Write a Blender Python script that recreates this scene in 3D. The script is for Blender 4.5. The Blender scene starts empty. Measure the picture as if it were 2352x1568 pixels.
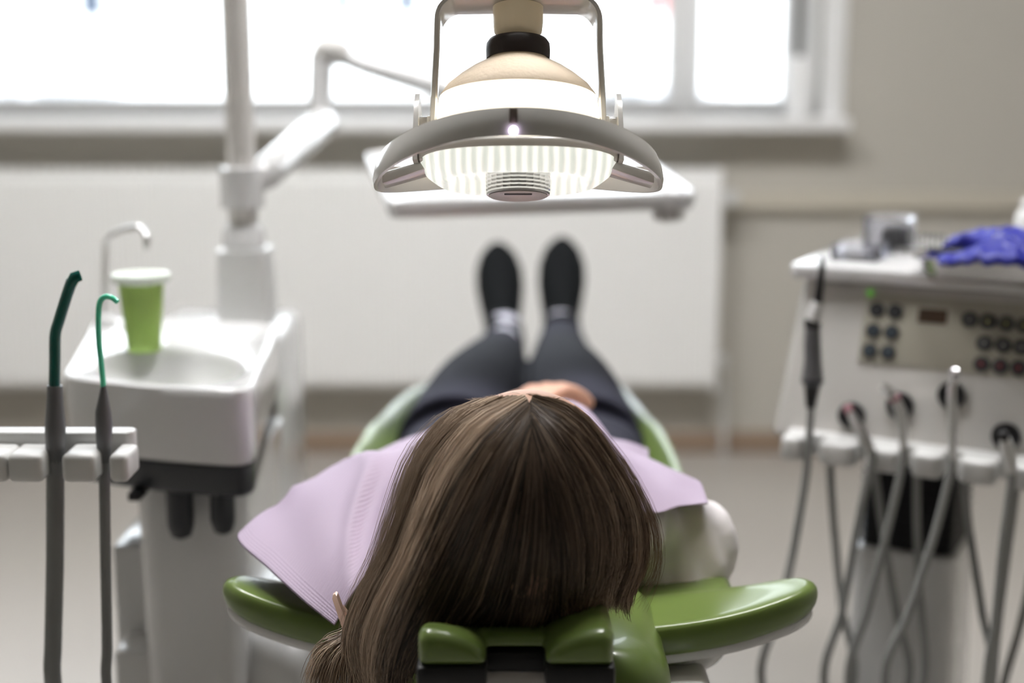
import bpy, bmesh, math, random
import numpy as np
from mathutils import Vector, Matrix, Euler

random.seed(7); np.random.seed(7)
SC = bpy.context.scene
COL = SC.collection
PI = math.pi

# ------------------------------------------------------------------ camera frame
F = 50.0 / 36.0 * 2352.0
TH = math.radians(11.0)
CAM = Vector((0, 0, 1.09))
CT, ST = math.cos(TH), math.sin(TH)

def ray(u, v):
    dx = (u - 1176.0) / F; dy = (784.0 - v) / F
    return Vector((dx, CT + dy * ST, -ST + dy * CT))
def P(u, v, Y):
    "the point at distance Y into the room that stands at (u, v) in the photograph"
    d = ray(u, v); return CAM + d * (Y / d.y)
def Pz(u, v, z):
    d = ray(u, v); return CAM + d * ((z - CAM.z) / d.z)

# ------------------------------------------------------------------ materials
def mat(name, col, rough=.5, metal=0, spec=.5, emit=None, estr=0, trans=0, alpha=1, ior=1.45,
        bump=None, coat=0, noise=None, sheen=0, sub=0, subcol=None):
    m = bpy.data.materials.new(name); m.use_nodes = True
    nt = m.node_tree; b = nt.nodes['Principled BSDF']
    b.inputs['Base Color'].default_value = (*col, 1)
    b.inputs['Roughness'].default_value = rough
    b.inputs['Metallic'].default_value = metal
    b.inputs['Specular IOR Level'].default_value = spec
    b.inputs['IOR'].default_value = ior
    b.inputs['Transmission Weight'].default_value = trans
    b.inputs['Alpha'].default_value = alpha
    b.inputs['Coat Weight'].default_value = coat
    b.inputs['Coat Roughness'].default_value = .06
    b.inputs['Sheen Weight'].default_value = sheen
    if sub:
        b.inputs['Subsurface Weight'].default_value = sub
        b.inputs['Subsurface Radius'].default_value = subcol or (.02, .012, .008)
        b.inputs['Subsurface Scale'].default_value = .3
    if emit:
        b.inputs['Emission Color'].default_value = (*emit, 1)
        b.inputs['Emission Strength'].default_value = estr
    tc = nt.nodes.new('ShaderNodeTexCoord')
    if noise:   # (scale, amount) gentle variation of the base colour
        n = nt.nodes.new('ShaderNodeTexNoise'); n.inputs['Scale'].default_value = noise[0]; n.inputs['Detail'].default_value = 4
        nt.links.new(tc.outputs['Object'], n.inputs['Vector'])
        mx = nt.nodes.new('ShaderNodeMixRGB'); mx.blend_type = 'MULTIPLY'; mx.inputs['Fac'].default_value = 1
        rr = nt.nodes.new('ShaderNodeMapRange'); rr.inputs['To Min'].default_value = 1 - noise[1]; rr.inputs['To Max'].default_value = 1 + noise[1]
        nt.links.new(n.outputs['Fac'], rr.inputs['Value'])
        mx.inputs['Color1'].default_value = (*col, 1)
        nt.links.new(rr.outputs['Result'], mx.inputs['Color2'])
        nt.links.new(mx.outputs['Color'], b.inputs['Base Color'])
    if bump:    # (scale, strength, distance)
        n = nt.nodes.new('ShaderNodeTexNoise'); n.inputs['Scale'].default_value = bump[0]; n.inputs['Detail'].default_value = 5
        nt.links.new(tc.outputs['Object'], n.inputs['Vector'])
        bp = nt.nodes.new('ShaderNodeBump'); bp.inputs['Strength'].default_value = bump[1]; bp.inputs['Distance'].default_value = bump[2]
        nt.links.new(n.outputs['Fac'], bp.inputs['Height']); nt.links.new(bp.outputs['Normal'], b.inputs['Normal'])
    return m

M = {}
M['wall'] = mat('wall_paint', (.50, .478, .432), .75, spec=.25, bump=(180, .08, .002), noise=(1.2, .03))
M['wall2'] = mat('low_bounce_wall', (.20, .17, .14), .6, noise=(3, .08))  # dark tone added to the unseen wall behind camera, to weaken bounce light
M['ceiling'] = mat('ceiling_paint', (.66, .655, .64), .8, noise=(2, .02))
M['floor'] = mat('floor_vinyl', (.42, .395, .365), .30, spec=.5, noise=(2.5, .05))
M['base'] = mat('baseboard_vinyl', (.30, .22, .16), .45, noise=(6, .05))
M['trim'] = mat('trim_plastic', (.60, .56, .48), .5, noise=(3, .02))
M['white'] = mat('white_gloss_plastic', (.62, .62, .62), .16, coat=.5, noise=(5, .015))
M['white2'] = mat('white_satin_plastic', (.62, .62, .61), .32, noise=(5, .015))
M['whitepaint'] = mat('white_window_paint', (.88, .885, .89), .35, noise=(3, .02))
M['sill'] = mat('sill_stone', (.86, .86, .86), .3, noise=(8, .03))
M['radiator'] = mat('radiator_enamel', (.86, .86, .85), .35, noise=(2, .015))
M['greyplastic'] = mat('warm_grey_plastic', (.50, .49, .47), .35, noise=(5, .02))
M['cartbody'] = mat('cart_shell', (.52, .505, .48), .25, coat=.3, noise=(4, .02))
M['panel'] = mat('control_panel_foil', (.36, .34, .28), .4, noise=(6, .02))
M['dark'] = mat('dark_grey_plastic', (.028, .03, .034), .35, noise=(8, .05))
M['black'] = mat('black_rubber', (.008, .008, .009), .5, noise=(20, .1))
M['cap'] = mat('dark_brown_cap', (.03, .022, .021), .5, bump=(300, .1, .001), noise=(30, .05))
M['chrome'] = mat('chrome', (.75, .75, .77), .14, metal=1, noise=(9, .03))
M['steel'] = mat('brushed_steel', (.72, .72, .72), .28, metal=1, noise=(30, .06))
M['hose'] = mat('grey_hose', (.26, .265, .26), .45, noise=(30, .05))
M['hose2'] = mat('suction_hose_grey', (.20, .205, .205), .5, noise=(30, .05))
M['handle'] = mat('grey_handle', (.13, .132, .138), .42, noise=(20, .05))
M['teal'] = mat('dark_green_tip', (.002, .095, .075), .25, coat=.3, noise=(20, .04))
M['mint'] = mat('mint_tip', (.10, .62, .42), .2, coat=.4, noise=(20, .04), sub=.3, subcol=(.01, .02, .015))
M['green'] = mat('green_vinyl', (.125, .18, .042), .30, coat=.35, bump=(400, .06, .0006), noise=(10, .04))
M['cup'] = mat('green_cup_plastic', (.50, .72, .20), .3, trans=.45, ior=1.2, noise=(20, .02))
M['cuprim'] = mat('cup_rim_highlight', (.85, .93, .82), .2, trans=.2, ior=1.2, noise=(20, .02))  # highlight on the rim painted in as a paler colour
M['blue'] = mat('blue_nitrile', (.020, .024, .27), .48, spec=.4, bump=(60, .2, .003), noise=(25, .15))
M['skin'] = mat('skin', (.68, .385, .275), .45, sub=.15, noise=(40, .05))
M['brow'] = mat('dark_brown_brow', (.035, .022, .015), .5, noise=(50, .1))
M['lips'] = mat('lip_skin', (.52, .20, .17), .35, noise=(60, .05))
M['shirt'] = mat('white_cotton', (.76, .72, .73), .8, sheen=.2, bump=(500, .12, .001), noise=(15, .03))
M['trousers'] = mat('navy_trousers', (.024, .024, .038), .8, spec=.2, sheen=.0, bump=(300, .15, .001), noise=(12, .08))
M['sock'] = mat('pale_sock', (.60, .60, .70), .8, sheen=.2, noise=(60, .05))
M['shoe'] = mat('black_shoe', (.006, .007, .008), .8, spec=.15, noise=(30, .1))
M['sole'] = mat('black_sole', (.012, .012, .012), .7, noise=(30, .1))
M['lampwhite'] = mat('lamp_grey_plastic', (.60, .585, .56), .22, coat=.4, noise=(8, .01))
M['cream'] = mat('lamp_cream_housing', (.70, .57, .43), .62, spec=.3, bump=(260, .5, .0014), noise=(30, .03), emit=(1.0, .78, .5), estr=.06)  # faint emission paints lamp light glowing through the housing
M['diff'] = mat('lamp_diffuser', (.9, .85, .75), .4, emit=(1.0, .90, .72), estr=1.7, noise=(30, .01))
M['stem'] = mat('lamp_stem_plastic', (.74, .66, .52), .3, emit=(1, .75, .42), estr=.06, noise=(30, .02))  # faint warm emission stands in for lamplight on the stem
M['sensor'] = mat('brown_sensor', (.15, .12, .10), .3, noise=(30, .05))
M['led'] = mat('status_led', (.8, .7, 1), .3, emit=(.85, .7, 1), estr=14)
M['gled'] = mat('green_led', (.2, .7, .1), .3, emit=(.3, .9, .1), estr=.12)
M['display'] = mat('amber_display', (.05, .028, .016), .3, noise=(20, .05))
M['glyphb'] = mat('blue_glyph', (.05, .10, .14), .4, noise=(20, .02))
M['glyphw'] = mat('grey_glyph', (.30, .30, .29), .4, noise=(20, .02))
M['glyphy'] = mat('yellow_glyph', (.32, .31, .12), .4, noise=(20, .02))
M['glyphr'] = mat('red_glyph', (.24, .03, .04), .4, noise=(20, .02))
M['pink'] = mat('pink_ring', (.42, .22, .25), .4, noise=(20, .02))
M['clear'] = mat('clear_plastic', (.95, .95, 1), .08, trans=.92, ior=1.15, noise=(20, .01))
M['clip'] = mat('rose_gold_clip', (.8, .55, .45), .25, metal=.8, noise=(60, .08))
M['asphalt'] = mat('pale_pavement', (.62, .62, .62), .85, noise=(1, .08))
M['facade'] = mat('pale_render_facade', (.8, .8, .8), .85, noise=(.5, .04))
M['outglass'] = mat('dark_house_glass', (.03, .045, .075), .1, noise=(2, .1))
M['pinkish'] = mat('pale_red_shutter', (.42, .16, .16), .7, noise=(2, .1))
M['carpaint'] = mat('pale_car_paint', (.5, .5, .52), .25, coat=.5, noise=(2, .02))
M['carglass'] = mat('car_glass', (.1, .11, .12), .08, noise=(2, .05))
M['tyre'] = mat('tyre_rubber', (.03, .03, .03), .8, noise=(9, .1))
M['fill_glow'] = mat('fill_panel_glow', (.9, .9, .9), .5, emit=(1, .99, .985), estr=34, noise=(9, .01))  # glow of the added ceiling fill panels

def glass_mat(name, tint=(.97, .98, .98)):
    m = bpy.data.materials.new(name); m.use_nodes = True; nt = m.node_tree
    nt.nodes.clear()
    o = nt.nodes.new('ShaderNodeOutputMaterial'); mx = nt.nodes.new('ShaderNodeMixShader')
    t = nt.nodes.new('ShaderNodeBsdfTransparent'); g = nt.nodes.new('ShaderNodeBsdfGlossy'); fr = nt.nodes.new('ShaderNodeFresnel')
    t.inputs[0].default_value = (*tint, 1); g.inputs['Roughness'].default_value = .02; fr.inputs[0].default_value = 1.3
    nt.links.new(fr.outputs[0], mx.inputs[0]); nt.links.new(t.outputs[0], mx.inputs[1]); nt.links.new(g.outputs[0], mx.inputs[2])
    nt.links.new(mx.outputs[0], o.inputs[0]); return m
M['pane'] = glass_mat('window_glass')

def bib_mat():
    m = mat('lilac_bib_paper', (.40, .325, .425), .55, spec=.35)
    nt = m.node_tree; b = nt.nodes['Principled BSDF']
    uv = nt.nodes.new('ShaderNodeUVMap')
    w = nt.nodes.new('ShaderNodeTexWave'); w.wave_type = 'BANDS'; w.bands_direction = 'Y'; w.inputs['Scale'].default_value = 26
    w.inputs['Distortion'].default_value = .15
    w2 = nt.nodes.new('ShaderNodeTexWave'); w2.wave_type = 'BANDS'; w2.bands_direction = 'X'; w2.inputs['Scale'].default_value = 40
    sep = nt.nodes.new('ShaderNodeSeparateXYZ')
    nt.links.new(uv.outputs[0], sep.inputs[0])
    # crossed embossing only along the two side hems
    a = nt.nodes.new('ShaderNodeMath'); a.operation = 'SUBTRACT'; a.inputs[1].default_value = .5
    ab = nt.nodes.new('ShaderNodeMath'); ab.operation = 'ABSOLUTE'
    gt = nt.nodes.new('ShaderNodeMath'); gt.operation = 'GREATER_THAN'; gt.inputs[1].default_value = .455
    mul = nt.nodes.new('ShaderNodeMath'); mul.operation = 'MULTIPLY'
    add = nt.nodes.new('ShaderNodeMath'); add.operation = 'ADD'
    nt.links.new(sep.outputs[0], a.inputs[0]); nt.links.new(a.outputs[0], ab.inputs[0]); nt.links.new(ab.outputs[0], gt.inputs[0])
    nt.links.new(w2.outputs['Fac'], mul.inputs[0]); nt.links.new(gt.outputs[0], mul.inputs[1])
    nt.links.new(w.outputs['Fac'], add.inputs[0]); nt.links.new(mul.outputs[0], add.inputs[1])
    for wv in (w, w2): nt.links.new(uv.outputs[0], wv.inputs['Vector'])
    bp = nt.nodes.new('ShaderNodeBump'); bp.inputs['Strength'].default_value = .3; bp.inputs['Distance'].default_value = .0012
    nt.links.new(add.outputs[0], bp.inputs['Height']); nt.links.new(bp.outputs['Normal'], b.inputs['Normal'])
    return m
M['bib'] = bib_mat()

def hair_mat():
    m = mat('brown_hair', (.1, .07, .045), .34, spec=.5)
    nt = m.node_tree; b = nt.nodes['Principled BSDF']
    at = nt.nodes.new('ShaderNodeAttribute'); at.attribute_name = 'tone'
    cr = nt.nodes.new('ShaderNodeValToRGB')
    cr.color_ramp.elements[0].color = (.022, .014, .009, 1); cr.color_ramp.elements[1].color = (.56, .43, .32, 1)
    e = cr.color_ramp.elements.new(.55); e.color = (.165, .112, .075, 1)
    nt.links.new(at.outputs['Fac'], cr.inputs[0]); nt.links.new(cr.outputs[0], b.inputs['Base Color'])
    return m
M['hair'] = hair_mat()

def lens_mat():
    m = mat('lit_ribbed_lens', (.85, .88, .84), .12, spec=.5)
    nt = m.node_tree; b = nt.nodes['Principled BSDF']
    tc = nt.nodes.new('ShaderNodeTexCoord')
    w = nt.nodes.new('ShaderNodeTexWave'); w.wave_type = 'BANDS'; w.bands_direction = 'X'; w.inputs['Scale'].default_value = 36
    w.inputs['Distortion'].default_value = 1.5; w.inputs['Detail'].default_value = 2
    nt.links.new(tc.outputs['Object'], w.inputs['Vector'])
    cr = nt.nodes.new('ShaderNodeValToRGB'); cr.color_ramp.elements[0].color = (.60, .64, .58, 1); cr.color_ramp.elements[1].color = (1, .98, .90, 1)
    cr.color_ramp.elements[0].position = .15; cr.color_ramp.elements[1].position = .85
    nt.links.new(w.outputs['Fac'], cr.inputs[0]); nt.links.new(cr.outputs[0], b.inputs['Emission Color'])
    b.inputs['Emission Strength'].default_value = .72
    bp = nt.nodes.new('ShaderNodeBump'); bp.inputs['Strength'].default_value = .6; bp.inputs['Distance'].default_value = .002
    nt.links.new(w.outputs['Fac'], bp.inputs['Height']); nt.links.new(bp.outputs['Normal'], b.inputs['Normal'])
    return m
M['lens'] = lens_mat()

# ------------------------------------------------------------------ mesh builder
class MB:
    def __init__(s): s.v = []; s.f = []; s.uv = None
    def add(s, vs, fs):
        o = len(s.v); s.v += [Vector(p) for p in vs]; s.f += [[i + o for i in q] for q in fs]; return s
    def loft(s, rings, cap=True, closed=True):
        n = len(rings[0]); vs = [p for r in rings for p in r]; fs = []
        for i in range(len(rings) - 1):
            for j in range(n if closed else n - 1):
                k = (j + 1) % n
                fs.append([i*n+j, i*n+k, (i+1)*n+k, (i+1)*n+j])
        if cap and closed:
            fs.append(list(range(n))[::-1]); fs.append([(len(rings)-1)*n + j for j in range(n)])
        return s.add(vs, fs)
    def tube(s, pts, r, n=10, cap=True):
        pts = [Vector(p) for p in pts]; m = len(pts)
        rs = r if isinstance(r, (list, tuple)) else [r]*m
        rings = []; up = None
        for i, p in enumerate(pts):
            d = (pts[min(i+1, m-1)] - pts[max(i-1, 0)])
            if d.length < 1e-9: d = Vector((0, 0, 1))
            d.normalize()
            if up is None:
                a = Vector((0, 0, 1)) if abs(d.z) < .9 else Vector((1, 0, 0)); up = d.cross(a).normalized()
            else:
                up = (up - d * up.dot(d)); up.normalize()
            w = d.cross(up)
            rx, ry = rs[i] if isinstance(rs[i], tuple) else (rs[i], rs[i])
            rings.append([p + up*rx*math.cos(2*PI*k/n) + w*ry*math.sin(2*PI*k/n) for k in range(n)])
        return s.loft(rings, cap)
    def lathe(s, prof, n=48, sx=1, sy=1, c=(0, 0, 0), cap=True, axis='Z'):
        rings = []
        for r, z in prof:
            ring = []
            for k in range(n):
                a = 2*PI*k/n; x, y = r*math.cos(a)*sx, r*math.sin(a)*sy
                if axis == 'Z': q = Vector((x, y, z))
                elif axis == 'Y': q = Vector((x, z, -y))
                else: q = Vector((z, x, y))
                ring.append(q + Vector(c))
            rings.append(ring)
        return s.loft(rings, cap)
    def box(s, lo, hi, bev=0, seg=2, rot=None):
        lo, hi = Vector(lo), Vector(hi)
        bm = bmesh.new(); bmesh.ops.create_cube(bm, size=1)
        bmesh.ops.scale(bm, vec=hi - lo, verts=bm.verts)
        if bev: bmesh.ops.bevel(bm, geom=bm.edges[:], offset=bev, segments=seg, profile=.5, affect='EDGES')
        if rot: bmesh.ops.rotate(bm, matrix=rot, verts=bm.verts)
        bmesh.ops.translate(bm, vec=(lo + hi)/2, verts=bm.verts)
        return s._bm(bm)
    def _bm(s, bm):
        bm.verts.index_update()
        vs = [v.co.copy() for v in bm.verts]; fs = [[v.index for v in f.verts] for f in bm.faces]; bm.free()
        return s.add(vs, fs)
    def prism(s, poly, z0, z1, bev=0, seg=2):
        bm = bmesh.new(); n = len(poly)
        b = [bm.verts.new((p[0], p[1], z0 if len(p) < 3 else p[2])) for p in poly]; t = [bm.verts.new((p[0], p[1], z1)) for p in poly]
        bm.faces.new(b[::-1]); bm.faces.new(t)
        for i in range(n): bm.faces.new([b[i], b[(i+1)%n], t[(i+1)%n], t[i]])
        bmesh.ops.recalc_face_normals(bm, faces=bm.faces)
        if bev: bmesh.ops.bevel(bm, geom=bm.edges[:], offset=bev, segments=seg, profile=.5, affect='EDGES')
        return s._bm(bm)
    def hexa(s, c8, bev=0, seg=2):
        "box from 8 corners: four of the bottom in order, four of the top in order"
        bm = bmesh.new(); v = [bm.verts.new(p) for p in c8]
        for q in ((3,2,1,0), (4,5,6,7), (0,1,5,4), (1,2,6,5), (2,3,7,6), (3,0,4,7)): bm.faces.new([v[i] for i in q])
        bmesh.ops.recalc_face_normals(bm, faces=bm.faces)
        if bev: bmesh.ops.bevel(bm, geom=bm.edges[:], offset=bev, segments=seg, profile=.5, affect='EDGES')
        return s._bm(bm)
    def pad(s, outline, ztop, thick, bev, rings=6, cen=None):
        "upholstered pad: plan outline, top height function, thickness, rounded edge"
        cx = sum(p[0] for p in outline)/len(outline) if cen is None else cen[0]
        cy = sum(p[1] for p in outline)/len(outline) if cen is None else cen[1]
        n = len(outline); R = []
        def ring(k, dz, inset):
            out = []
            for x, y in outline:
                dx, dy = x - cx, y - cy; L = math.hypot(dx, dy) or 1
                f = k * max(0, (L - inset) / L)
                X, Y = cx + dx*f, cy + dy*f
                out.append(Vector((X, Y, ztop(X, Y) + dz)))
            return out
        for i in range(1, rings+1): R.append(ring(i/rings*.999 if i < rings else 1, -thick, bev))
        for i in range(1, 4): a = i/4*PI/2; R.append(ring(1, -thick + bev*(1-math.cos(a)), bev*(1-math.sin(a))))
        R.append(ring(1, -thick + bev, 0)); R.append(ring(1, -bev, 0))
        for i in range(1, 5): a = i/4*PI/2; R.append(ring(1, -bev*(1-math.sin(a)), bev*(1-math.cos(a))))
        for i in range(rings-1, 0, -1): R.append(ring(i/rings, 0, bev))
        return s.loft(R, cap=True)
    def xf(s, m): s.v = [m @ p for p in s.v]; return s

def bm_clean(me):
    bm = bmesh.new(); bm.from_mesh(me); bmesh.ops.recalc_face_normals(bm, faces=bm.faces); bm.to_mesh(me); bm.free()

def link(name, me, m, parent=None):
    o = bpy.data.objects.new(name, me); COL.objects.link(o)
    me.materials.append(m)
    if parent: o.parent = parent
    return o

def obj(name, mb, m, parent=None, world=True, smooth=40, subs=0, recalc=True):
    "one mesh object from a builder; world coordinates are brought into the parent's frame"
    me = bpy.data.meshes.new(name)
    vs = mb.v
    if parent and world:
        inv = world_matrix(parent).inverted(); vs = [inv @ p for p in vs]
    me.from_pydata([tuple(p) for p in vs], [], mb.f); me.update()
    if recalc: bm_clean(me)
    if mb.uv:
        l = me.uv_layers.new(name='UVMap')
        for lp in me.loops: l.data[lp.index].uv = mb.uv[lp.vertex_index]
    if smooth:
        me.polygons.foreach_set('use_smooth', [True]*len(me.polygons))
        if smooth < 180: me.set_sharp_from_angle(angle=math.radians(smooth))
    o = link(name, me, m, parent)
    if subs:
        md = o.modifiers.new('subdivision', 'SUBSURF'); md.levels = subs; md.render_levels = subs
    return o

def world_matrix(o):
    m = Matrix.LocRotScale(o.location, o.rotation_euler, o.scale)
    return world_matrix(o.parent) @ m if o.parent else m

def tag(o, label, cat, group=None):
    o['label'] = label; o['category'] = cat
    if group: o['group'] = group
    return o
def thing(name, label, cat, loc=(0, 0, 0), rot=(0, 0, 0), group=None):
    o = bpy.data.objects.new(name, None); COL.objects.link(o); o.empty_display_size = .05
    o.location = loc; o.rotation_euler = rot
    return tag(o, label, cat, group)
def struct(name, mb, m, parent=None, smooth=30):
    o = obj(name, mb, m, parent, smooth=smooth)
    if parent is None: o['kind'] = 'structure'
    return o

def catmull(pts, n):
    pts = [Vector(p) for p in pts]
    if len(pts) < 3: return [pts[0].lerp(pts[-1], i/(n-1)) for i in range(n)]
    out = []
    for i in range(n):
        t = i/(n-1)*(len(pts)-1); k = min(int(t), len(pts)-2); f = t - k
        p0, p1, p2, p3 = pts[max(k-1, 0)], pts[k], pts[k+1], pts[min(k+2, len(pts)-1)]
        out.append(.5*((2*p1) + (p2-p0)*f + (2*p0-5*p1+4*p2-p3)*f*f + (3*p1-p0-3*p2+p3)*f**3))
    return out
def ell(c, ax, ay, n=24):
    return [Vector(c) + Vector(ax)*math.cos(2*PI*k/n) + Vector(ay)*math.sin(2*PI*k/n) for k in range(n)]
def rrect(x0, y0, x1, y1, r, seg=5):
    out = []
    for cx, cy, a0 in ((x1-r, y0+r, -PI/2), (x1-r, y1-r, 0), (x0+r, y1-r, PI/2), (x0+r, y0+r, PI)):
        for i in range(seg+1):
            a = a0 + PI/2*i/seg; out.append((cx + r*math.cos(a), cy + r*math.sin(a)))
    return out
def round_poly(pts, r, seg=5):
    "rounds the corners of a convex plan polygon"
    out = []; n = len(pts)
    for i in range(n):
        p = Vector(pts[i][:2]); a = Vector(pts[i-1][:2]); b = Vector(pts[(i+1) % n][:2])
        rr = r[i] if isinstance(r, (list, tuple)) else r
        p0 = p + (a-p).normalized()*rr; p1 = p + (b-p).normalized()*rr
        for k in range(seg+1):
            t = k/seg; q = p0*(1-t)**2 + p*2*t*(1-t) + p1*t*t; out.append((q.x, q.y))
    return out
def remesh(mb, voxel, smooth_iter=4, factor=.5):
    "one continuous surface round overlapping closed shapes"
    me = bpy.data.meshes.new('tmp'); me.from_pydata([tuple(p) for p in mb.v], [], mb.f); me.update(); bm_clean(me)
    o = bpy.data.objects.new('tmp', me); COL.objects.link(o)
    md = o.modifiers.new('r', 'REMESH'); md.mode = 'VOXEL'; md.voxel_size = voxel; md.use_smooth_shade = True
    if smooth_iter:
        s = o.modifiers.new('s', 'SMOOTH'); s.iterations = smooth_iter; s.factor = factor
    dg = bpy.context.evaluated_depsgraph_get(); dg.update()
    ev = o.evaluated_get(dg); m2 = ev.to_mesh()
    out = MB(); out.add([v.co.copy() for v in m2.vertices], [list(p.vertices) for p in m2.polygons])
    ev.to_mesh_clear(); bpy.data.objects.remove(o); bpy.data.meshes.remove(me)
    return out

# ================================================================== THE ROOM
X0, X1, Y0, Y1, ZC = -2.5, 2.3, -3.6, 3.95, 2.75
WX0, WX1, WZ0, WZ1 = -2.1, .862, .95, 2.35
m = MB().box((X0-.2, Y0-.2, -.2), (X1+.2, Y1, 0)); struct('floor', m, M['floor'])
m = MB().box((X0-.2, Y0-.2, ZC), (X1+.2, Y1+.3, ZC+.2)); struct('ceiling', m, M['ceiling'])
m = MB().box((X0-.2, Y0-.2, 0), (X0, Y1, ZC)); struct('wall_left', m, M['wall'])
m = MB().box((X1, Y0-.2, 0), (X1+.2, Y1, ZC)); struct('wall_right', m, M['wall'])
m = MB().box((X0, Y0-.2, 0), (X1, Y0, ZC)); struct('wall_front', m, M['wall2'])
m = MB()
for lo, hi in (((X0-.2, Y1, -.2), (X1+.2, Y1+.3, WZ0)), ((X0-.2, Y1, WZ1), (X1+.2, Y1+.3, ZC)),
               ((X0-.2, Y1, WZ0), (WX0, Y1+.3, WZ1)), ((WX1, Y1, WZ0), (X1+.2, Y1+.3, WZ1))):
    m.box(lo, hi)
struct('wall_back', m, M['wall'])
m = MB().box((X0, Y1-.014, 0), (X1, Y1, .062), .004); struct('baseboard_back', m, M['base'])
m = MB().box((X1-.014, Y0, 0), (X1, Y1-.014, .062), .004); struct('baseboard_right', m, M['base'])
m = MB().box((X0, Y0, 0), (X0+.014, Y1-.014, .062), .004); struct('baseboard_left', m, M['base'])
# cable duct along the back wall, right of the radiator
zt = 1.09 - 3.93*math.tan(TH + math.atan((448-784)/F)); zb = 1.09 - 3.93*math.tan(TH + math.atan((482-784)/F))
m = MB().box((.60, Y1-.03, zb), (X1, Y1, zt), .005).box((.60, Y1-.036, zt-.006), (X1, Y1, zt+.006), .002)
struct('trim_1', m, M['trim'])
# window
YW = Y1 + .13
m = MB()
fw = .075
m.box((WX0, YW, WZ0), (WX0+fw, YW+.07, WZ1), .006).box((WX1-fw, YW, WZ0), (WX1, YW+.07, WZ1), .006)
m.box((WX0+fw, YW, WZ0), (WX1-fw, YW+.07, WZ0+.022), .004).box((WX0+fw, YW, WZ1-fw), (WX1-fw, YW+.07, WZ1), .006)
xm = P(1572, 100, YW).x
m.box((xm-.02, YW, WZ0+.022), (xm+.02, YW+.07, WZ1-fw), .004)
win = struct('window_1', m, M['whitepaint'])
for a, b in ((WX0+fw, xm-.02), (xm+.02, WX1-fw)):
    obj('pane', MB().box((a, YW+.03, WZ0+.022), (b, YW+.036, WZ1-fw)), M['pane'], win)
    s_ = MB(); t = .026; zs = WZ0+.022
    s_.box((a, YW-.012, zs), (a+t, YW+.028, WZ1-fw), .004).box((b-t, YW-.012, zs), (b, YW+.028, WZ1-fw), .004)
    s_.box((a+t, YW-.012, zs), (b-t, YW+.028, zs+t), .004).box((a+t, YW-.012, WZ1-fw-t), (b-t, YW+.028, WZ1-fw), .004)
    obj('sash', s_, M['whitepaint'], win)
# casing on the room side, right of the opening, with the roller shutter strap in its groove
m = MB().box((WX1-.018, Y1-.014, WZ0-.02), (WX1+.045, Y1, WZ1+.05), .004)
struct('trim_2', m, M['whitepaint'])
m = MB().box((WX0-.06, Y1-.11, WZ0-.036), (WX1+.045, YW, WZ0), .008, 3); struct('trim_3', m, M['sill'])
x_s = P(1838, 60, Y1-.02).x
t = thing('shutter_strap', 'dark grey roller shutter strap hanging at the right end of the window', 'strap', (x_s, Y1-.02, 1.12))
obj('strap', MB().box((x_s-.013, Y1-.022, P(1838, 132, Y1).z), (x_s+.013, Y1-.0145, WZ1), .001), M['hose2'], t)
obj('strap_box', MB().box((x_s-.03, Y1-.045, WZ0+.001), (x_s+.03, Y1-.0145, P(1838, 130, Y1).z), .006), M['whitepaint'], t)

# radiator
RX0, RX1, RY = -2.15, .565, 3.83
RZ0, RZ1 = .205, .815
t = thing('radiator', 'long white ribbed panel radiator on the wall under the window', 'radiator', ((RX0+RX1)/2, RY+.04, 0))
m = MB(); n = 62; prof = []
W = RX1 - RX0 - .03
for i in range(n):
    xa = RX0 + .015 + W*i/n; d = W/n
    prof += [(xa, RY), (xa + d*.35, RY), (xa + d*.5, RY+.007), (xa + d*.85, RY+.007)]
prof.append((RX1-.015, RY))
fr, bk = [], []
ring0 = [Vector((x, y, RZ0+.025)) for x, y in prof]; ring1 = [Vector((x, y, RZ1-.035)) for x, y in prof]
m.loft([[Vector((p.x, RY+.02, RZ0+.005)) for p in ring0], ring0, ring1, [Vector((p.x, RY+.02, RZ1-.012)) for p in ring1],
        [Vector((p.x, RY+.05, RZ1-.012)) for p in ring1], [Vector((p.x, RY+.05, RZ0+.005)) for p in ring0], [Vector((p.x, RY+.02, RZ0+.005)) for p in ring0]], cap=False, closed=False)
obj('panel', m, M['radiator'], t, smooth=25)
for a in (RX0, RX1-.016):
    obj('side_cover', MB().box((a, RY-.004, RZ0), (a+.016, RY+.085, RZ1), .004), M['radiator'], t)
g = MB().box((RX0+.016, RY+.012, RZ1-.012), (RX1-.016, RY+.08, RZ1-.004), .002)
for i in range(90):
    xx = RX0 + .03 + (RX1-RX0-.06)*i/89; g.box((xx-.004, RY+.018, RZ1-.005), (xx+.004, RY+.074, RZ1))
obj('top_grille', g, M['radiator'], t)
for a in (RX0+.3, RX1-.35): obj('bracket', MB().box((a, RY+.05, .35), (a+.05, Y1-.001, .7)), M['radiator'], t)
q = P(1682, 445, 3.89)
v_ = MB().tube([(RX1-.005, 3.89, q.z), (RX1+.05, 3.89, q.z)], .009).tube([(RX1+.028, 3.89, q.z-.006), (RX1+.028, 3.84, q.z-.006)], [.018, .022], 16)
obj('valve', v_, M['white2'], t)
q2 = P(1664, 822, 3.89)
obj('valve', MB().tube([(RX1-.005, 3.89, q2.z), (RX1+.03, 3.89, q2.z)], .009).tube([(RX1+.02, 3.89, q2.z), (RX1+.02, 3.85, q2.z)], .013, 14), M['white2'], t)
obj('pipe', MB().tube([(RX1+.03, 3.895, q2.z), (RX1+.034, 3.895, .03), (RX1+.034, 3.895, 0)], .008), M['white2'], t)

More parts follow.
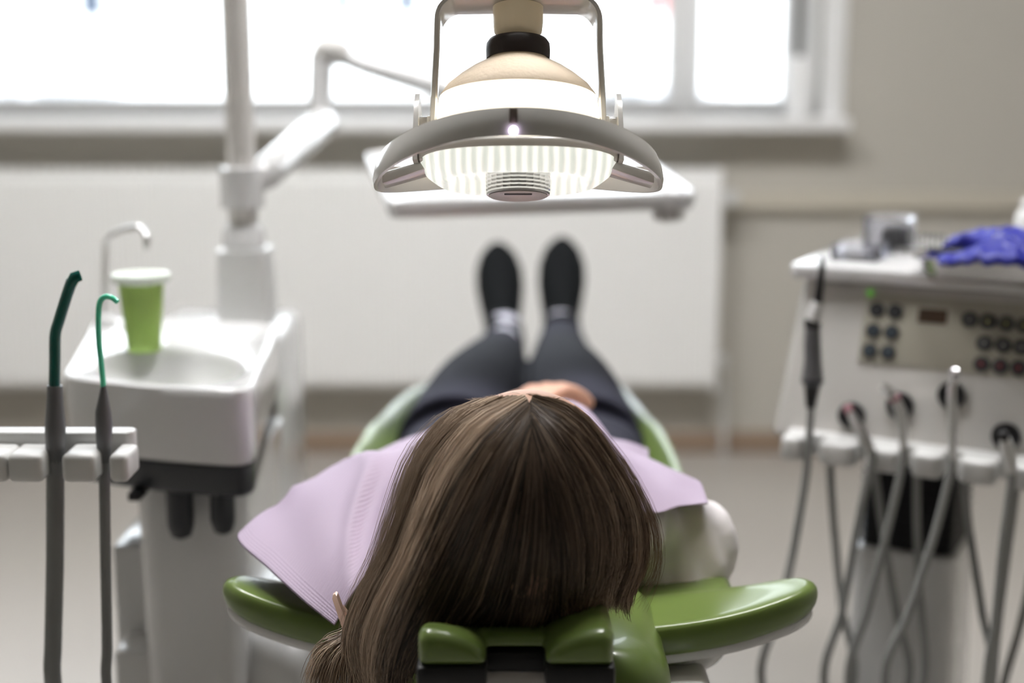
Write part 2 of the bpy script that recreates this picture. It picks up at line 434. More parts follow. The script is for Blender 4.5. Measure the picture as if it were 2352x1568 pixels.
# unseen ceiling panels over the chair, added as fill light
for (x, y) in ((-.75, 1.95), (.4, 1.95)):
    t = thing('fill_panel', 'added square white fill panel on the ceiling above the dental unit side' if x < 0 else 'added square white fill panel on the ceiling over the foot of the dental chair', 'fill light', (x, y, ZC), group='added ceiling fill panels')
    fr = MB()
    for lo, hi in (((x-.32, y-.32, ZC-.05), (x+.32, y-.29, ZC)), ((x-.32, y+.29, ZC-.05), (x+.32, y+.32, ZC)), ((x-.32, y-.29, ZC-.05), (x-.29, y+.29, ZC)), ((x+.29, y-.29, ZC-.05), (x+.32, y+.29, ZC))):
        fr.box(lo, hi, .004)
    obj('frame', fr, M['whitepaint'], t)
    obj('diffuser', MB().box((x-.29, y-.29, ZC-.04), (x+.29, y+.29, ZC-.03)), M['fill_glow'], t)

# ------------------------------------------------------------------ outside
m = MB().box((-40, Y1+.6, -.65), (40, 60, -.45)); struct('ground_outside', m, M['asphalt'])
FY = 26
t = thing('house', 'pale rendered house with dark windows across the street, seen through the window', 'house', (0, FY+4, -.45))
obj('wall', MB().box((-16, FY, -.45), (16, FY+8, 7)), M['facade'], t)
obj('plinth', MB().box((-16, FY-.08, -.45), (16, FY, .4)), M['facade'], t)
obj('roof', MB().prism([(-16.5, FY-.6), (16.5, FY-.6), (16.5, FY+8.6), (-16.5, FY+8.6)], 7, 7.25), M['tyre'], t)
for (ua, ub, vb, mm) in ((185, 243, 42, 'outglass'), (287, 322, 42, 'outglass'), (768, 808, 36, 'outglass'), (912, 958, 36, 'outglass'), (52, 80, 42, 'pinkish'), (1425, 1442, 34, 'pinkish'), (1476, 1540, 34, 'pinkish')):
    a, b = P(ua, vb, FY), P(ub, vb, FY)
    w = obj('window', MB().box((a.x-.06, FY-.05, a.z-.06), (b.x+.06, FY, a.z+1.5), .01), M['facade'], t)
    obj('glass' if mm == 'outglass' else 'shutter', MB().box((a.x, FY-.065, a.z), (b.x, FY-.045, a.z+1.42)), M[mm], w)
def car(label, u, Y, ln, flip=1):
    x = P(u, 180, Y).x; t = thing('car', label, 'car', (x, Y, -.45), group='parked cars outside')
    Z = -.45
    pr = [(-.5, .32), (-.49, .6), (-.44, .78), (-.2, .86), (.3, .90), (.46, .82), (.5, .6), (.5, .32)]
    b = MB().loft([[Vector((x + flip*px*ln, yy, Z + pz)) for px, pz in pr] for yy in (Y-.8, Y+.8)])
    obj('body', b, M['carpaint'], t)
    cb = [(-.22, .86), (-.1, 1.3), (.02, 1.38), (.22, 1.36), (.38, .9)]
    obj('cabin', MB().loft([[Vector((x + flip*px*ln, yy, Z + pz)) for px, pz in cb] for yy in (Y-.7, Y+.7)]), M['carpaint'], t)
    for seg in (((-.19, .9), (-.09, 1.26), (.03, 1.32), (.03, .9)), ((.06, .9), (.06, 1.32), (.21, 1.3), (.33, .92))):
        obj('side_window', MB().loft([[Vector((x + flip*px*ln, yy, Z + pz)) for px, pz in seg] for yy in (Y-.715, Y-.69)]), M['carglass'], t)
    for px in (-.32, .32):
        for yy in (Y-.78, Y+.62):
            obj('wheel', MB().lathe([(.31, 0), (.33, .02), (.33, .16), (.31, .18)], 24, c=(x + px*ln, yy, Z + .33), axis='Y'), M['tyre'], t)
car('pale grey car parked outside behind the left half of the window', 75, 12.5, 4.1)
car('pale grey car parked outside behind the right half of the window', 1530, 12.5, 4.1, -1)

# ================================================================== DENTAL UNIT (left)
DU = thing('dental_unit', 'white dental unit tower with spittoon basin, dark underside band and tall grey pole', 'dental unit', (-.47, 1.8, 0))
ZB = .745
FL, FR_, BR, BL = Pz(138, 862, ZB), Pz(578, 898, ZB), Pz(643, 742, ZB), Pz(222, 722, ZB)
fm = (FL + FR_)/2 + Vector((-.01, -.012, 0))
plan = round_poly([FL, fm, FR_, BR, BL], [.03, .06, .035, .03, .03], 6)
def resample(poly, n):
    P_ = [Vector(p[:2]) for p in poly]; P_.append(P_[0]); L = [0]
    for a_, b_ in zip(P_, P_[1:]): L.append(L[-1] + (b_-a_).length)
    out = []; k = 0
    for i in range(n):
        d = L[-1]*i/n
        while L[k+1] < d: k += 1
        q = P_[k].lerp(P_[k+1], (d-L[k])/max(1e-9, L[k+1]-L[k])); out.append((q.x, q.y))
    return out
plan = resample(plan, 120)
N = len(plan)
cen = Vector(((FL.x+FR_.x)/2 + .005, (FL.y+BL.y)/2 - .055, 0))
# basin bowl ellipse, seen between (185..575, 790..892)
eL, eR, eT, eB = Pz(183, 838, ZB), Pz(560, 868, ZB), Pz(370, 792, ZB), Pz(400, 884, ZB)
ec = (eL + eR)/2; eax = (eR - eL)/2; eay = Vector((0, (eT.y - eB.y)/2*.95, 0)); ec.y = (eT.y + eB.y)/2 + .003
def plan_ring(z, inset=0, sc=1.0):
    cx = sum(p[0] for p in plan)/N; cy = sum(p[1] for p in plan)/N; out = []
    for x, y in plan:
        d = Vector((x-cx, y-cy)); L = d.length; d = d*((L-inset)/L)*sc; out.append(Vector((cx+d.x, cy+d.y, z)))
    return out
def ell_ring(z, k):
    out = []
    for x, y in plan:
        a = math.atan2((y-ec.y)/eay.length, (x-ec.x)/eax.length)
        q = ec + eax*math.cos(a)*k*.94 + eay*math.sin(a)*k*.94; out.append(Vector((q.x, q.y, z)))
    return out
HB = .088
rings = [plan_ring(ZB-HB, .008), plan_ring(ZB-HB+.004, .003), plan_ring(ZB-HB+.012, .001), plan_ring(ZB-.012, 0), plan_ring(ZB-.003, .001), plan_ring(ZB, .006),
         plan_ring(ZB, .011), plan_ring(ZB-.003, .014)] + [ell_ring(ZB-.003, 1.03), ell_ring(ZB-.005, .99), ell_ring(ZB-.014, .95), ell_ring(ZB-.03, .86), ell_ring(ZB-.048, .66), ell_ring(ZB-.058, .36), ell_ring(ZB-.062, .1)]
obj('basin', MB().loft(rings), M['white'], DU, smooth=50)
obj('underside_band', MB().loft([plan_ring(ZB-HB-.036, .012), plan_ring(ZB-HB-.03, .006), plan_ring(ZB-HB-.001, .006)]), M['dark'], DU, smooth=50)
obj('drain', MB().lathe([(.012, 0), (.013, .002), (.01, .003)], 20, c=(ec.x, ec.y, ZB-.0625)), M['chrome'], DU)
zc = ZB-HB-.036
cY = 1.58
cl, cr_ = P(302, 1110, cY).x, P(562, 1110, cY).x
bl2, br2 = P(330, 1568, cY).x, P(556, 1568, cY).x
m = MB().loft([[Vector((x, y, .0)) for x, y in rrect(bl2, cY, br2+.02, cY+.28, .03)], [Vector((x, y, .3)) for x, y in rrect(bl2, cY, br2, cY+.28, .03)],
               [Vector((x, y, zc)) for x, y in rrect(cl, cY, cr_, cY+.30, .03)]])
obj('column', m, M['white'], DU, smooth=50)
# wider rear housing, its right face bright from the window
m = MB().hexa([(-.52, 1.88, 0), (-.318, 1.86, 0), (-.318, 2.16, 0), (-.52, 2.16, 0), (-.52, 1.90, ZB-.02), (-.322, 1.86, ZB-.02), (-.322, 2.16, ZB-.02), (-.52, 2.16, ZB-.02)], .02, 4)
obj('rear_housing', m, M['white'], DU)
m = MB().box((P(255, 1240, 1.66).x, 1.66, 0), (cl+.03, 1.80, P(290, 1255, 1.66).z), .006, 3); obj('side_housing', m, M['white'], DU)
m = MB().box((P(258, 1500, 1.60).x, 1.60, 0), (cl+.035, 1.72, P(290, 1495, 1.6).z), .008, 3); obj('side_housing', m, M['white'], DU)
# floor-level shell between tower and chair
m = MB().hexa([(-.335, 1.60, 0), (-.235, 1.56, 0), (-.21, 1.95, 0), (-.335, 1.95, 0), (-.335, 1.62, .43), (-.245, 1.58, .41), (-.215, 1.95, .41), (-.335, 1.95, .43)], .03, 4)
obj('base_shell', m, M['white'], DU)
for (ua, ub, vb) in ((384, 447, 1238), (484, 541, 1228)):
    q = P((ua+ub)/2, vb, 1.545); r = (ub-ua)/2/F*1.56*1.03
    o = MB().lathe([(r*.3, q.z), (r*.75, q.z+.004), (r*.97, q.z+.014), (r, q.z+.02), (r, zc+.004)], 28, c=(q.x, 1.548, 0))
    obj('filter_cup', o, M['dark'], DU)
q = P(312, 1130, 1.53); obj('button', MB().box((q.x-.007, 1.52, q.z-.008), (q.x+.007, 1.60, zc+.002), .002), M['black'], DU)
# pole and its block
PY = 2.02
pa, pb = P(524, 560, PY), P(590, 560, PY)
px = (pa.x+pb.x)/2; pr_ = (pb.x-pa.x)/2
bt = P(550, 572, PY).z
m = MB().loft([[Vector((x, y, ZB-.03)) for x, y in rrect(px-.036, PY-.035, px+.04, PY+.06, .012)], [Vector((x, y, bt)) for x, y in rrect(px-.034, PY-.03, px+.036, PY+.055, .012)]])
obj('pole_block', m, M['white2'], DU, smooth=50)
PT = 1.78
obj('pole', MB().lathe([(pr_, bt-.002), (pr_*1.0, PT-.01), (pr_*.95, PT)], 32, c=(px, PY+.012, 0)), M['lampwhite'], DU)
obj('collar', MB().lathe([(pr_*1.02, bt), (pr_*1.45, bt+.002), (pr_*1.45, bt+.022), (pr_*1.15, bt+.034), (pr_*1.02, bt+.034)], 32, c=(px, PY+.012, 0)), M['white'], DU)
# cup filler spout
q0, q1, q2, q3 = P(241, 735, 1.9), P(242, 545, 1.9), P(322, 524, 1.82), P(338, 572, 1.80)
pts = [q0, q0.lerp(q1, .5), q1 + Vector((0, 0, -.012)), q1 + Vector((.003, -.002, -.003)), q1 + Vector((.012, -.008, .005)), q1.lerp(q2, .5) + Vector((0, 0, .004)), q2 + Vector((-.006, .004, .001)), q2 + Vector((.004, -.004, -.003)), q3 + Vector((-.0005, 0, .016)), q3]
obj('cup_filler', MB().tube(catmull(pts, 40), .0042, 12), M['steel'], DU)
obj('filler_base', MB().lathe([(.014, 0), (.014, .006), (.011, .012), (.007, .016)], 20, c=(q0.x, q0.y, ZB-.003)), M['white'], DU)

# drinking cup
cb, ctp = P(330, 772, 1.735), P(321, 634, 1.735)
cz0 = ZB - .003
rt, rb = 52/F*1.77, 38/F*1.77
ch = ctp.z - cz0
t = thing('plastic_cup', 'translucent green plastic cup with a rolled rim painted pale as a highlight on the basin ledge', 'cup', (cb.x, cb.y, cz0))
prof = [(rb*.96, 0), (rb, .002)] + [(rb + (rt-rb)*k/6, ch*k/6) for k in range(1, 7)] + [(rt-.0015, ch-.001), (rb-.001, .006), (.001, .006)]
obj('body', MB().lathe(prof, 48, c=(cb.x, cb.y, cz0), cap=True), M['cup'], t, smooth=50)
rr = rt + .003
obj('rim', MB().lathe([(rt-.0005, ch-.008), (rr+.0030, ch-.006), (rr+.0052, ch-.001), (rr+.0040, ch+.003), (rt+.0005, ch+.003), (rt-.002, ch-.001)], 48, c=(cb.x, cb.y, cz0)), M['cuprim'], t, smooth=60)

# suction holder and hoses
HY = 1.295
hz1, hz0 = P(150, 1000, HY).z, P(150, 1062, HY).z
SH = thing('suction_holder', 'white suction hose holder bar with rounded clips in front of the basin', 'hose holder', (P(0, 1030, HY).x, HY, 0))
xl = -.62; xr = P(298, 1030, HY).x
obj('bar', MB().prism(rrect(xl, HY+.012, xr, HY+.034, .006), hz0, hz1, .003), M['white2'], SH)
bz0 = P(100, 1110, HY-.03).z
for (ua, ub) in ((-90, 24), (24, 105), (148, 226), (256, 301)):
    a, b = P(ua, 1075, HY-.02).x, P(ub, 1075, HY-.02).x
    z1 = P(100, 1038, HY-.02).z
    obj('clip', MB().box((a, HY-.030, bz0), (b, HY+.014, z1), .0055, 3), M['white2'], SH, smooth=35)
am = MB().tube(catmull([(-.57, HY+.022, hz0+.012), (-.68, HY+.06, hz0-.05), (-.82, 1.5, .45), (-.84, 1.8, .2), (-.7, 1.93, .13), (-.50, 1.98, .12)], 40), .016, 14)
obj('arm', am, M['white2'], SH)

def suction(name, label, u_top, tip_pts, tip_r, handle, hose_r, hose_pts, tipmat, cat, hand_seg):
    y = HY - .002
    t = thing(name, label, cat, (P(u_top, 1080, y).x, y, 0))
    obj('tip', MB().tube(catmull([P(u, v, y+dy) for u, v, dy in tip_pts], 30), tip_r, 16), tipmat, t)
    obj('handle', MB().tube([P(u, v, y) for u, v, r in handle], [r/F*(y+.03) for u, v, r in handle], 20), M['handle'], t, smooth=50)
    hp = catmull([P(u, v, y) for u, v in hose_pts] + hand_seg, 60)
    obj('hose', MB().tube(hp, hose_r, 14), M['hose2'], t)
    return t
p1 = P(122, 1568, HY)
t = suction('suction_hose', 'thick grey suction hose with dark green angled tip', 125,
        [(125, 895, 0), (126, 830, 0), (127, 770, 0), (136, 735, 0), (153, 680, 0), (165, 645, -.001)], .0053,
        [(126, 885, 17), (126, 925, 19), (127, 985, 24), (127, 1000, 23), (127, 1030, 22), (127, 1062, 20)], .0083,
        [(127, 1045), (127, 1120), (126, 1300), (122, 1480)], M['teal'], 'suction hose', [p1, p1 + Vector((0, .02, -.1)), p1 + Vector((-.005, .1, -.2)), p1 + Vector((-.01, .2, -.2)), (p1.x, 1.55, .25), (p1.x-.02, 1.68, .3), (-.47, 1.72, .3)])
e0, e1 = P(163, 652, HY-.003), P(185, 632, HY-.006)
obj('tip_mouth', MB().tube([e0, e0.lerp(e1, .5) + Vector((-.001, 0, .002)), e1], [.0052, (.0046, .0056), (.0012, .005)], 16), M['teal'], t)
p2 = P(245, 1568, HY)
suction('saliva_ejector', 'thin grey suction hose with a bent mint green saliva ejector tip', 240,
        [(238, 890, 0), (233, 840, 0), (227, 780, 0), (226, 730, 0), (229, 695, 0), (240, 682, -.001), (256, 683, -.003), (270, 693, -.005)], .0026,
        [(238, 880, 5), (238, 900, 9), (237, 945, 18), (239, 975, 20), (239, 1010, 18), (239, 1060, 15)], .0052,
        [(239, 1050), (240, 1120), (243, 1300), (246, 1480)], M['mint'], 'suction hose', [p2, p2 + Vector((0, .02, -.1)), p2 + Vector((-.005, .1, -.2)), p2 + Vector((-.02, .2, -.18)), (p2.x-.03, 1.58, .2), (p2.x-.03, 1.67, .22)])

# ================================================================== INSTRUMENT TRAY ON ITS ARM
TA = thing('tray_arm', 'white jointed swing arm carrying a white tray table behind the operating lamp', 'tray arm', (px, PY+.06, .9))
j0 = Vector((px, PY+.012, P(600, 420, 2.05).z))
a0, a1 = P(612, 395, 2.06), P(738, 285, 2.38)
obj('mount_collar', MB().lathe([(pr_*1.05, -.03), (pr_*1.5, -.028), (pr_*1.5, .028), (pr_*1.05, .03)], 28, c=(px, PY+.012, a0.z-.02)), M['white'], TA)
obj('lower_arm', MB().tube([a0 + Vector((-.025, -.02, -.015)), a0, a1, a1 + Vector((.006, .015, .006))], [.019, .024, .026, .02], 20), M['white'], TA)
b0, b1 = P(735, 275, 2.40), P(738, 125, 2.40)
obj('elbow_post', MB().tube([b0 + Vector((0, 0, -.02)), b0, b1], [.016, .02, .019], 20), M['white'], TA)
c0, c1, c2 = P(765, 120, 2.40), P(1005, 196, 2.42), P(1190, 268, 2.42)
obj('elbow_joint', MB().tube([P(722, 140, 2.40), P(745, 118, 2.40), P(770, 116, 2.40), P(800, 124, 2.40)], [.012, .024, .026, .016], 20), M['greyplastic'], TA)
obj('upper_arm', MB().tube([c0, c0.lerp(c1, .3) + Vector((0, 0, -.004)), c1, c2], [.014, .016, .021, .022], 20), M['white'], TA)
# tray
f0, f1 = P(893, 474, 1.95), P(1603, 452, 2.03)
k0, k1 = P(838, 372, 2.30), P(1442, 318, 2.42)
ctr = (f0+f1+k0+k1)/4
xa = (f1-f0).normalized(); ya = (k0+k1-f0-f1).normalized(); za = xa.cross(ya).normalized(); ya = za.cross(xa)
TM = Matrix(((xa.x, ya.x, za.x, ctr.x), (xa.y, ya.y, za.y, ctr.y), (xa.z, ya.z, za.z, ctr.z), (0, 0, 0, 1)))
inv = TM.inverted(); cs = [inv @ p for p in (f0, f1, k1, k0)]
poly = round_poly([(p.x, p.y) for p in cs], .02, 5)
def inset(poly, d):
    n = len(poly); cx = sum(p[0] for p in poly)/n; cy = sum(p[1] for p in poly)/n; out = []
    for x, y in poly: L = math.hypot(x-cx, y-cy); f = (L-d)/L; out.append((cx+(x-cx)*f, cy+(y-cy)*f))
    return out
def lv(poly, z): return [Vector((x, y, z)) for x, y in poly]
m = MB().loft([lv(inset(poly, .014), -.020), lv(inset(poly, .003), -.018), lv(poly, -.010), lv(poly, .004), lv(inset(poly, .004), .007), lv(inset(poly, .009), .004), lv(inset(poly, .012), -.004)])
obj('tray', m.xf(TM), M['white'], TA, smooth=50)
tc_ = TM @ Vector((.02, .05, -.02))
obj('tray_mount', MB().tube([c2 + Vector((-.02, 0, .0)), c2 + Vector((.01, 0, -.01)), c2.lerp(TM @ Vector((.03, .16, -.005)), .7), TM @ Vector((.03, .14, -.012))], [.022, .026, .022, .03], 18), M['greyplastic'], TA)
kk = P(1535, 498, 2.06)
obj('tray_handle', MB().lathe([(.012, 0), (.022, .004), (.024, .012), (.018, .03), (.014, .04)], 24, c=(kk.x, kk.y, kk.z-.006)), M['greyplastic'], TA)

# ================================================================== OPERATING LAMP
L0 = P(1190, 385, 1.2)
LA = thing('operating_lamp', 'lit dental operating lamp with a wide grey ring handle and silver knob above the patient', 'lamp', L0, (math.radians(-15.5), 0, 0))
LM = world_matrix(LA)
def lobj(name, mb, m_, parent=None, **k): return obj(name, mb, m_, parent or LA, world=False, **k)
# ring handle : swept band, deeper in front, drooping at the two ends
n = 96; R = [[] for _ in range(8)]
for k in range(n):
    a = 2*PI*k/n; ca, sa = math.cos(a), math.sin(a)
    rx = .1205; ry = .122 if sa < 0 else .088
    droop = -.018*abs(ca)**2.2
    for j, (dr, z) in enumerate(((.0, .000), (.0010, .005), (-.0003, .014), (-.0035, .0225), (-.0065, .0225), (-.0045, .014), (-.0038, .006), (-.003, .0003))):
        R[j].append(Vector(((rx+dr)*ca, (ry+dr)*sa, z + droop)))
m = MB(); m.loft(R + [R[0]], cap=False)
RING = lobj('ring_handle', m, M['lampwhite'], smooth=60)
for s in (-1, 1):   # spokes that carry the ring
    lobj('spoke', MB().hexa([(s*.066, -.02, -.001), (s*.113, -.012, -.016), (s*.113, .012, -.016), (s*.066, .02, -.001), (s*.066, -.02, .006), (s*.113, -.012, -.006), (s*.113, .012, -.006), (s*.066, .02, .006)], .002), M['lampwhite'])
    # bracket: thin outer cheek and inner block
    ch_ = []
    for (y, z) in ((-.034, .000), (-.03, .026), (-.018, .050), (-.004, .062), (.008, .063), (.02, .05), (.03, .024), (.034, .0)): ch_.append((y, z))
    b_ = MB().loft([[Vector((s*xx, y*f, z)) for y, z in ch_] for xx, f in ((.0825, 1), (.0865, .96))])
    lobj('bracket_cheek', b_, M['lampwhite'], smooth=50)
    lobj('bracket_block', MB().box((s*.0755-.0065, -.033, .0), (s*.0755+.0065, .03, .026), .003).box((s*.072-.0045, -.012, .02), (s*.072+.0045, .012, .042), .002), M['lampwhite'])
# housing
lobj('diffuser_band', MB().lathe([(.0655, .004), (.0685, .008), (.0690, .02), (.0680, .045), (.0665, .058)], 72), M['diff'], smooth=60)
lobj('housing_dome', MB().lathe([(.0666, .057), (.0655, .0605), (.060, .068), (.050, .0765), (.040, .0835), (.031, .0885), (.0255, .0915), (.0245, .095)], 72), M['cream'], smooth=70)
lobj('top_cap', MB().lathe([(.0225, .092), (.0268, .0925), (.0272, .100), (.0268, .1055), (.0245, .109), (.02, .1105), (.005, .111)], 56), M['cap'], smooth=60)
lobj('stem', MB().lathe([(.004, .1085), (.0165, .110), (.0202, .116), (.0212, .124), (.0214, .1375)], 48), M['stem'], smooth=60)
# yoke: strap bent into a U
path = []
zt = .1405
for (x, z) in ((-.0715, .032), (-.0700, .07), (-.0685, .10), (-.0680, .118)): path.append((x, z))
for i in range(1, 9):
    a = PI - i/9*PI/2; path.append((-.048 + .020*math.cos(a), .1205 + .020*math.sin(a)))
path.append((-.03, zt)); path.append((0, zt + .0008))
path = path + [(-x, z) for x, z in path[::-1][1:]]
secs = []
for i, (x, z) in enumerate(path):
    a, b = path[max(i-1, 0)], path[min(i+1, len(path)-1)]
    tx, tz = b[0]-a[0], b[1]-a[1]; L = math.hypot(tx, tz); nx, nz = -tz/L, tx/L
    h, w = .0026, (.013 if z < .1 else .013 + .011*min(1, (z-.1)/.03))
    secs.append([Vector((x + nx*h*c, w*d, z + nz*h*c)) for c, d in ((-1, -.85), (-.6, -1), (.6, -1), (1, -.85), (1, .85), (.6, 1), (-.6, 1), (-1, .85))])
lobj('yoke', MB().loft(secs), M['lampwhite'], smooth=50)
for s in (-1, 1):
    lobj('pivot', MB().lathe([(.006, -.008), (.0075, -.007), (.0075, .007), (.006, .008)], 20, c=(s*.0755, 0, .036), axis='X'), M['lampwhite'])
# lens, knob, sensor, led
def sell(a, b, z, n=72, p=2.6):
    out = []
    for k in range(n):
        t_ = 2*PI*k/n; c_, s_ = math.cos(t_), math.sin(t_)
        out.append(Vector((a*math.copysign(abs(c_)**(2/p), c_), b*math.copysign(abs(s_)**(2/p), s_), z)))
    return out
LENS = lobj('lens', MB().loft([sell(.067, .062, .008), sell(.081, .074, .0075), sell(.0825, .076, .004), sell(.0815, .075, .0005), sell(.078, .071, -.005), sell(.071, .064, -.0105), sell(.0655, .058, -.0138), sell(.0625, .055, -.0145), sell(.0585, .051, -.0138), sell(.054, .047, -.009), sell(.050, .043, -.004), sell(.03, .026, -.003), sell(.004, .004, -.003)]), M['lens'], smooth=50)
lobj('lens_rim', MB().loft([sell(.0822, .0762, .002), sell(.0842, .078, .003), sell(.0850, .079, .007), sell(.0835, .077, .0095), sell(.08, .074, .0095)], cap=False), M['lampwhite'], smooth=60)
# faceted knob
rows, cols = 5, 26
rings = []
kz0, kz1 = -.0235, -.0045
for i in range(rows*2+1):
    z = kz1 + (kz0+.003-kz1)*i/(rows*2); ring = []
    for k in range(cols*2):
        a = 2*PI*k/(cols*2); bump = .0007 if (i % 2 and k % 2) else (-.0004 if k % 2 == 0 else 0)
        ring.append(Vector(((.0266+bump)*math.cos(a), (.0266+bump)*math.sin(a), z)))
    rings.append(ring)
lobj('knob', MB().loft([[Vector((p.x*.9, p.y*.9, kz1+.001)) for p in rings[0]]] + rings + [[Vector((p.x*1.01, p.y*1.01, kz0+.0015)) for p in rings[-1]], [Vector((p.x*.985, p.y*.985, kz0)) for p in rings[-1]]]), M['steel'], smooth=20)
kb = lobj('knob_face', MB().lathe([(.0245, kz0+.0004), (.0248, kz0-.0006), (.024, kz0-.0011), (.002, kz0-.0011)], 48), M['greyplastic'])
lobj('knob_slot', MB().box((-.0115, -.0145, kz0-.0018), (.0115, -.0105, kz0-.0008), .0003), M['black'], kb)
ys = -math.sqrt(1-(.0045/.1205)**2)*.122
lobj('sensor', MB().box((-.0072, ys-.001, .009), (-.0008, ys+.009, .021), .001), M['sensor'])
bm = bmesh.new(); bmesh.ops.create_uvsphere(bm, u_segments=20, v_segments=12, radius=.0032); bmesh.ops.translate(bm, vec=(-.004, ys-.0004, .0035), verts=bm.verts)
lobj('status_light', MB()._bm(bm), M['led'], smooth=180)
# suspension: joint above yoke, arm to the pole top
top = LM @ Vector((0, 0, zt))
lobj('swivel', MB().lathe([(.012, zt-.001), (.017, zt+.001), (.017, zt+.02), (.012, zt+.03)], 28), M['lampwhite'])
s0 = LM @ Vector((0, 0, zt+.028)); s1 = s0 + Vector((0, .02, .16)); s2 = s1 + Vector((0, .03, .05))
obj('drop_post', MB().tube(catmull([s0, s0.lerp(s1, .5), s1, s2], 14), .0125, 16), M['lampwhite'], LA)
e = Vector((px, PY+.012, PT+.02))
mid = (s2 + e)/2 + Vector((.25, .05, .16))
obj('arm_front', MB().tube([s2 + Vector((0, 0, -.02)), s2, mid], [.014, .019, .021], 18), M['lampwhite'], LA)
obj('arm_rear', MB().tube([mid, e + Vector((0, 0, .03)), e + Vector((-.01, 0, .03))], [.021, .024, .02], 18), M['lampwhite'], LA)
obj('arm_joint', MB().tube([mid + Vector((0, 0, -.035)), mid + Vector((0, 0, .035))], .028, 20), M['lampwhite'], LA)
obj('arm_joint', MB().tube([e + Vector((0, 0, -.019)), e + Vector((0, 0, .06))], .028, 20), M['lampwhite'], LA)

# ================================================================== CART (right)
YAW = math.radians(-28)
c0 = P(1836, 606, 1.85)
CZ = c0.z
CA = thing('instrument_cart', 'pale grey dental instrument cart with button panel and clear top shelf', 'cart', (c0.x, c0.y, 0), (0, 0, YAW))
CM = world_matrix(CA)
def cobj(name, mb, m_, parent=None, **k): return obj(name, mb, m_, parent or CA, world=False, **k)
CW, CD = .46, .40
# top shelf
cobj('top_shelf', MB().prism(rrect(-.012, -.012, CW+.012, CD, .018), CZ-.018, CZ, .003), M['white'], smooth=40)
zt_, zb_ = CZ-.018, CZ-.222
yt, yb = .008, -.062
hd = [(0, yb), (CW, yb), (CW, CD-.05), (0, CD-.05)]
m = MB().hexa([(-.012, yb, zb_), (CW, yb, zb_), (CW, CD-.08, zb_), (-.012, CD-.08, zb_), (0.004, yt, zt_), (CW, yt, zt_), (CW, CD-.03, zt_), (0.004, CD-.03, zt_)], .012, 4)
cobj('cabinet', m, M['cartbody'])
fd = Vector((0, yb-yt, zb_-zt_)); fl = fd.length; fdn = fd.normalized(); fnm = Vector((1, 0, 0)).cross(fdn).normalized()
if fnm.y > 0: fnm = -fnm
def face(a, b, off=0): return Vector((a, yt, zt_)) + fd*b + fnm*off
def face_px(u, v, off=0):
    "where the line of sight meets the sloping front face"
    o = CM.inverted() @ CAM; d = (CM.to_3x3().inverted() @ ray(u, v)); q = face(0, 0, 0)
    tt = (q - o).dot(fnm) / d.dot(fnm); return o + d*tt + fnm*off
def fcoord(u, v):
    q = face_px(u, v) - face(0, 0); return q.x, q.dot(fdn)/fl
a0_, b0_ = fcoord(1990, 672); a1_, b1_ = fcoord(1972, 832)
al = (a0_+a1_)/2; bt_, bb_ = b0_, b1_
m = MB()
pp = [face(al, bt_), face(CW-.03, bt_), face(CW-.03, bb_), face(al, bb_)]
m.hexa([p + fnm*-.002 for p in pp] + [p + fnm*.0022 for p in pp], .001)
PANEL = cobj('control_panel', m, M['panel'])
def disc(c, r, h, n=24, r2=None):
    x = Vector((1, 0, 0)); y = fnm.cross(x).normalized(); r2 = r2 or r*.9
    return MB().loft([ell(c, x*r, y*r, n), ell(c + fnm*h*.7, x*r, y*r, n), ell(c + fnm*h, x*r2, y*r2, n)])
def button(u, v, mg, r=.0098):
    a, b = fcoord(u, v); c = face(a, b, .0022)
    o = cobj('button', disc(c, r, .003), M['dark'], PANEL)
    if mg: cobj('symbol', disc(c + fnm*.003, r*.28, .0004, 12), M[mg], o)
BR_ = dict(r1=(2015, 712), r2=(2007, 760), r3=(1999, 806))
for row, mg in (('r1', None), ('r2', 'glyphb'), ('r3', 'glyphb')):
    u, v = BR_[row]; button(u, v, mg); button(u+42, v+4, mg)
for k in range(4): button(2228+42*k, 735+4.5*k, 'glyphw' if k == 0 else 'glyphy')
for k in range(4): button(2262+43*k, 789+4.5*k, 'glyphw')
for k in range(4): button(2255+43*k, 837+4.5*k, 'glyphr')
a, b = fcoord(2112, 708); a2, b2 = fcoord(2174, 746)
m = MB().hexa([face(x, y, .002) for x, y in ((a, b), (a2, b), (a2, b2), (a, b2))] + [face(x, y, .0032) for x, y in ((a, b), (a2, b), (a2, b2), (a, b2))])
cobj('display', m, M['display'], PANEL)
a, b = fcoord(2000, 673); cobj('indicator_light', disc(face(a, b, .002), .0045, .002, 16), M['gled'], PANEL)
# scalloped holder lip along the bottom edge
lip = MB(); zl1 = zb_ + .018; zl0 = zb_ - .016
def rowx(u, v, yl=yb-.03):
    o = CM.inverted() @ CAM; d = CM.to_3x3().inverted() @ ray(u, v); return (o + d*((yl-o.y)/d.y)).x
lob = [(1797, 1850), (1884, 1968), (1990, 2072), (2096, 2168), (2204, 2292), (2322, 2420)]
for i, (ua, ub) in enumerate(lob):
    v = 1000 + (ua-1797)*.12
    a, b = rowx(ua, v), rowx(ub, v)
    lip.prism(rrect(a, yb-.042, b, yb+.004, .011), zl0, zl1 - .004, .005, 3)
lip.box((rowx(1797, 985), yb-.012, zl0+.004), (CW, yb+.01, zl1-.002), .003)
cobj('holder_lip', lip, M['white2'])
# dark sockets behind the handpieces
for (u, v) in ((1957, 955), (2068, 932), (2186, 908), (2311, 1003)):
    a, b = fcoord(u, v); c = face(a, b, .0002)
    x = Vector((1, 0, 0)); y = fnm.cross(x).normalized()
    s_ = MB().loft([ell(c, x*.0172, y*.0172), ell(c + fnm*.008, x*.0165, y*.0165), ell(c + fnm*.008, x*.0125, y*.0125), ell(c + fnm*.001, x*.0110, y*.0110)])
    cobj('holder_socket', s_, M['black'])
